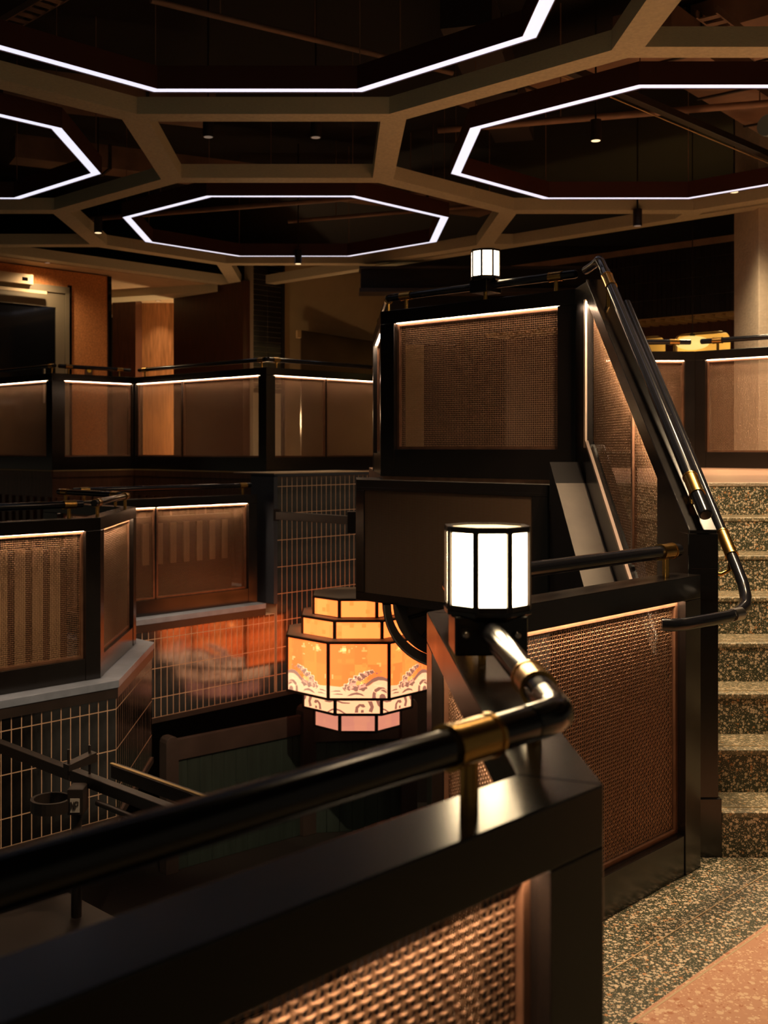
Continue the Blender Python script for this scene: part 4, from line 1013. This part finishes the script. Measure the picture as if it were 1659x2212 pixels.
# timber band with rounded openings (built as strips round each opening)
wa, wb = ra-nR*0.55, rb-nR*0.55
WLEN = LR
def winpos(u):   # distance along the wall where image column u meets it
    k = (u-726)/2400
    c = wa[1]+wa[0]; Y = c/(1+k); p = V2(k*Y, Y); return float((p-wa)@dR)
wins = [(winpos(1330), winpos(1442)), (winpos(1459), winpos(1582)), (winpos(1598), winpos(1720))]
ww = root('wall_windows', tuple(wa)+(UZ,), kind='structure')
def wprism(s0, s1, z0, z1, name, m, t0=0, t1=0.06, parent=ww):
    a = wa+dR*s0; b = wa+dR*s1
    return MB().prism([tuple(a+nR*t1), tuple(b+nR*t1), tuple(b+nR*t0), tuple(a+nR*t0)], z0, z1).build(name, m, parent)
ZW0, ZW1 = 2.72, 3.04
wprism(0, WLEN, ZW1, 3.25, 'head_band', 'dark_wood'); wprism(0, WLEN, UZ, ZW0, 'lower_band', 'dark_wood')
ed = [0]+[x for w in wins for x in w]+[WLEN]
for k in range(0, len(ed), 2):
    if ed[k+1]-ed[k] > 0.02: wprism(ed[k], ed[k+1], ZW0, ZW1, 'mullion', 'dark_wood')
def corner(s, z, sx, sz, r_=0.14):
    pts = [(s, z)]+[(s+sx*(r_-r_*math.sin(a)), z+sz*(r_-r_*math.cos(a))) for a in np.linspace(0, math.pi/2, 8)]
    A = lambda p, t: (wa[0]+dR[0]*p[0]+nR[0]*t, wa[1]+dR[1]*p[0]+nR[1]*t, p[1])
    return MB().hexa([A(p, 0) for p in pts], [A(p, 0.06) for p in pts]).build('corner_block', 'dark_wood', ww)
for s0, s1 in wins:
    for s, sx in ((s0, 1), (s1, -1)): corner(s, ZW1, sx, -1)
    wprism(s0, s1, ZW1-0.028, ZW1-0.004, 'head_trim', 'soffit_gold', 0.0, 0.03)
wprism(0, WLEN, UZ, 3.6, 'room_back', 'window_room', -1.2, -1.15)
wprism(winpos(1405), winpos(1425), UZ, ZW1, 'curtain', 'dark_wood', -0.5, -0.45)
for k, u in enumerate((1390, 1520, 1660)):
    l = bpy.data.lights.new('room_lamp', 'POINT'); l.energy = 15; l.color = (1, 0.66, 0.22); l.shadow_soft_size = 0.1
    o = bpy.data.objects.new('room_lamp', l); COL.objects.link(o); p = wa+dR*winpos(u)-nR*0.7; o.location = (p[0], p[1], 2.95); o.parent = ww; o.location = Vector((p[0], p[1], 2.95))-ORG[ww.name]
# oval pendant
pd = root('oval_pendant_lamp', (4.17, 13.0, 2.64), 'oval yellow glowing pendant lamp behind the right handrails', 'lamp')
pv = MB(); px, py, pz = 4.17, 13.0, 2.725
nn = 12; prof = [(0.19*math.sin(math.pi*k/nn), 0.08*-math.cos(math.pi*k/nn)) for k in range(nn+1)]
pv.tube([(px, py, pz+h_) for r_, h_ in prof], [max(r_, 0.002) for r_, h_ in prof], 28); pv.build('shade', 'pendant_glass', pd, True)
MB().tube([(px, py, pz+0.08), (px, py, 5.3)], 0.006, 6).build('cord', 'rig_black', pd)
MB().tube([(px, py, pz+0.078), (px, py, pz+0.11)], 0.03, 12).build('cap', 'rig_black', pd)
# pillar
pl = MB().box(4.26, 5.0, 11.2, 11.9, UZ, 5.3).build('wall_pillar', 'white_plaster', None, bevel=0.01); tag(pl, kind='structure')
# dark enclosing walls
for nm, b_ in (('wall_far', (-9, 9, 20.9, 21.0, UZ, 5.3)), ('wall_far_left', (-7.1, -7.0, 4, 21, UZ, 5.3)), ('wall_far_right', (8.9, 9.0, 4, 21, UZ, 5.3))):
    tag(MB().box(*b_).build(nm, 'slab_black'), kind='structure')

# ------------------------------------------------------------------ downlights for stairs and floor; stair-top and pillar ones added out of view
for (x, y, z, pw, sz, lb_) in ((1.47, 4.12, 3.80, 430, 110, 'downlight above the lower floor beside the stair foot'), (2.1, 4.9, 3.9, 170, 75, 'downlight above the stairs'), (3.5, 7.6, 3.9, 520, 120, 'added unseen downlight above the top of the stairs'), (4.75, 9.3, 3.9, 40, 140, 'added unseen downlight to brighten the white pillar')):
    downlight(x, y, z, lb_, True, pw, sz)
def recessed(x, y, power, size, label):
    rc = root('recessed_downlight', (x, y, ZC+0.012), label, 'downlight', 'flush downlights in the cream soffit')
    MB().tube([(x, y, ZC+0.014), (x, y, ZC+0.02)], 0.05, 18).build('ring', 'soffit_gold', rc)
    MB().tube([(x, y, ZC+0.012), (x, y, ZC+0.014)], 0.035, 18).build('lens', 'spot_lens_off', rc)
    rl = bpy.data.lights.new('recess_beam', 'SPOT'); rl.energy = power; rl.color = (1.0, 0.72, 0.43); rl.spot_size = math.radians(size); rl.spot_blend = 0.9; rl.shadow_soft_size = 0.03
    ro = bpy.data.objects.new('recess_beam', rl); COL.objects.link(ro); ro.parent = rc
recessed(-2.95, 18.42, 75, 80, 'flush downlight in the soffit of the timber recess')
recessed(-3.80, 14.62, 120, 150, 'added flush downlight in the soffit to brighten the orange wall')  # this and the next are added to wash the left walls with light
recessed(-4.75, 13.65, 14, 150, 'added flush downlight in the soffit to brighten the glass door')

# spots added out of view over the well to brighten the tiled walls
def fill_spot(x, y, z, tx, ty, tz, power, label, size=45):
    r = root('fill_spotlight', (x, y, z), label, 'spotlight', 'added spotlights over the well')
    d = (Vector((tx, ty, tz))-Vector((x, y, z))).normalized(); p = Vector((x, y, z))
    MB().tube([p-d*0.16, p], 0.045, 18).build('housing', 'rig_black', r, True)
    MB().tube([p, p+d*0.002], 0.036, 18).build('lens', 'spot_lens', r)
    MB().tube([p-d*0.12, (x, y, 5.3)], 0.008, 8).build('stem', 'rig_black', r)
    l = bpy.data.lights.new('spot_beam', 'SPOT'); l.energy = power; l.color = (1.0, 0.70, 0.42); l.spot_size = math.radians(size); l.spot_blend = 0.6; l.shadow_soft_size = 0.035
    o = bpy.data.objects.new('spot_beam', l); COL.objects.link(o); o.parent = r; o.location = d*0.006; o.rotation_euler = d.to_track_quat('-Z', 'Y').to_euler()
fill_spot(-0.3, 5.2, 4.0, -1.0, 10.2, -0.85, 700, 'added unseen spotlight aimed at the back tiled wall of the well', 22)
fill_spot(0.5, 4.6, 4.0, -1.8, 6.9, -0.85, 650, 'added unseen spotlight aimed at the left tiled wall of the well', 30)

# globes added out of view to brighten walls, recess soffit and pillar
def fill_globe(x, y, z0, power, label, r_=0.09, gm='fill_glass'):
    r = root('fill_globe', (x, y, z0), label, 'lamp', 'added fill globes on the upper floor')
    MB().tube([(x, y, z0), (x, y, z0+0.02)], 0.09, 20).build('base', 'brass', r, True)
    MB().tube([(x, y, z0+0.02), (x, y, z0+0.55)], 0.012, 10).build('stem', 'brass', r, True)
    n_ = 10; pr_ = [(r_*math.sin(math.pi*k/n_), -r_*math.cos(math.pi*k/n_)) for k in range(n_+1)]
    MB().tube([(x, y, z0+0.62+h_) for q_, h_ in pr_], [max(q_, 0.002) for q_, h_ in pr_], 20).build('globe', gm, r, True)
emat('fill_glass', (1.0, 0.66, 0.34), 75.0)
emat('fill_glass_bright', (1.0, 0.66, 0.34), 240.0)
fill_globe(-0.93, 14.9, UZ, 0, 'unseen fill globe added behind the upper railing before the dark timber wall', 0.065)
fill_globe(-1.95, 18.3, UZ, 0, 'unseen fill globe added inside the timber recess', 0.12, 'fill_glass_bright')
fill_globe(5.6, 11.6, UZ, 0, 'unseen fill globe added right of the white pillar')
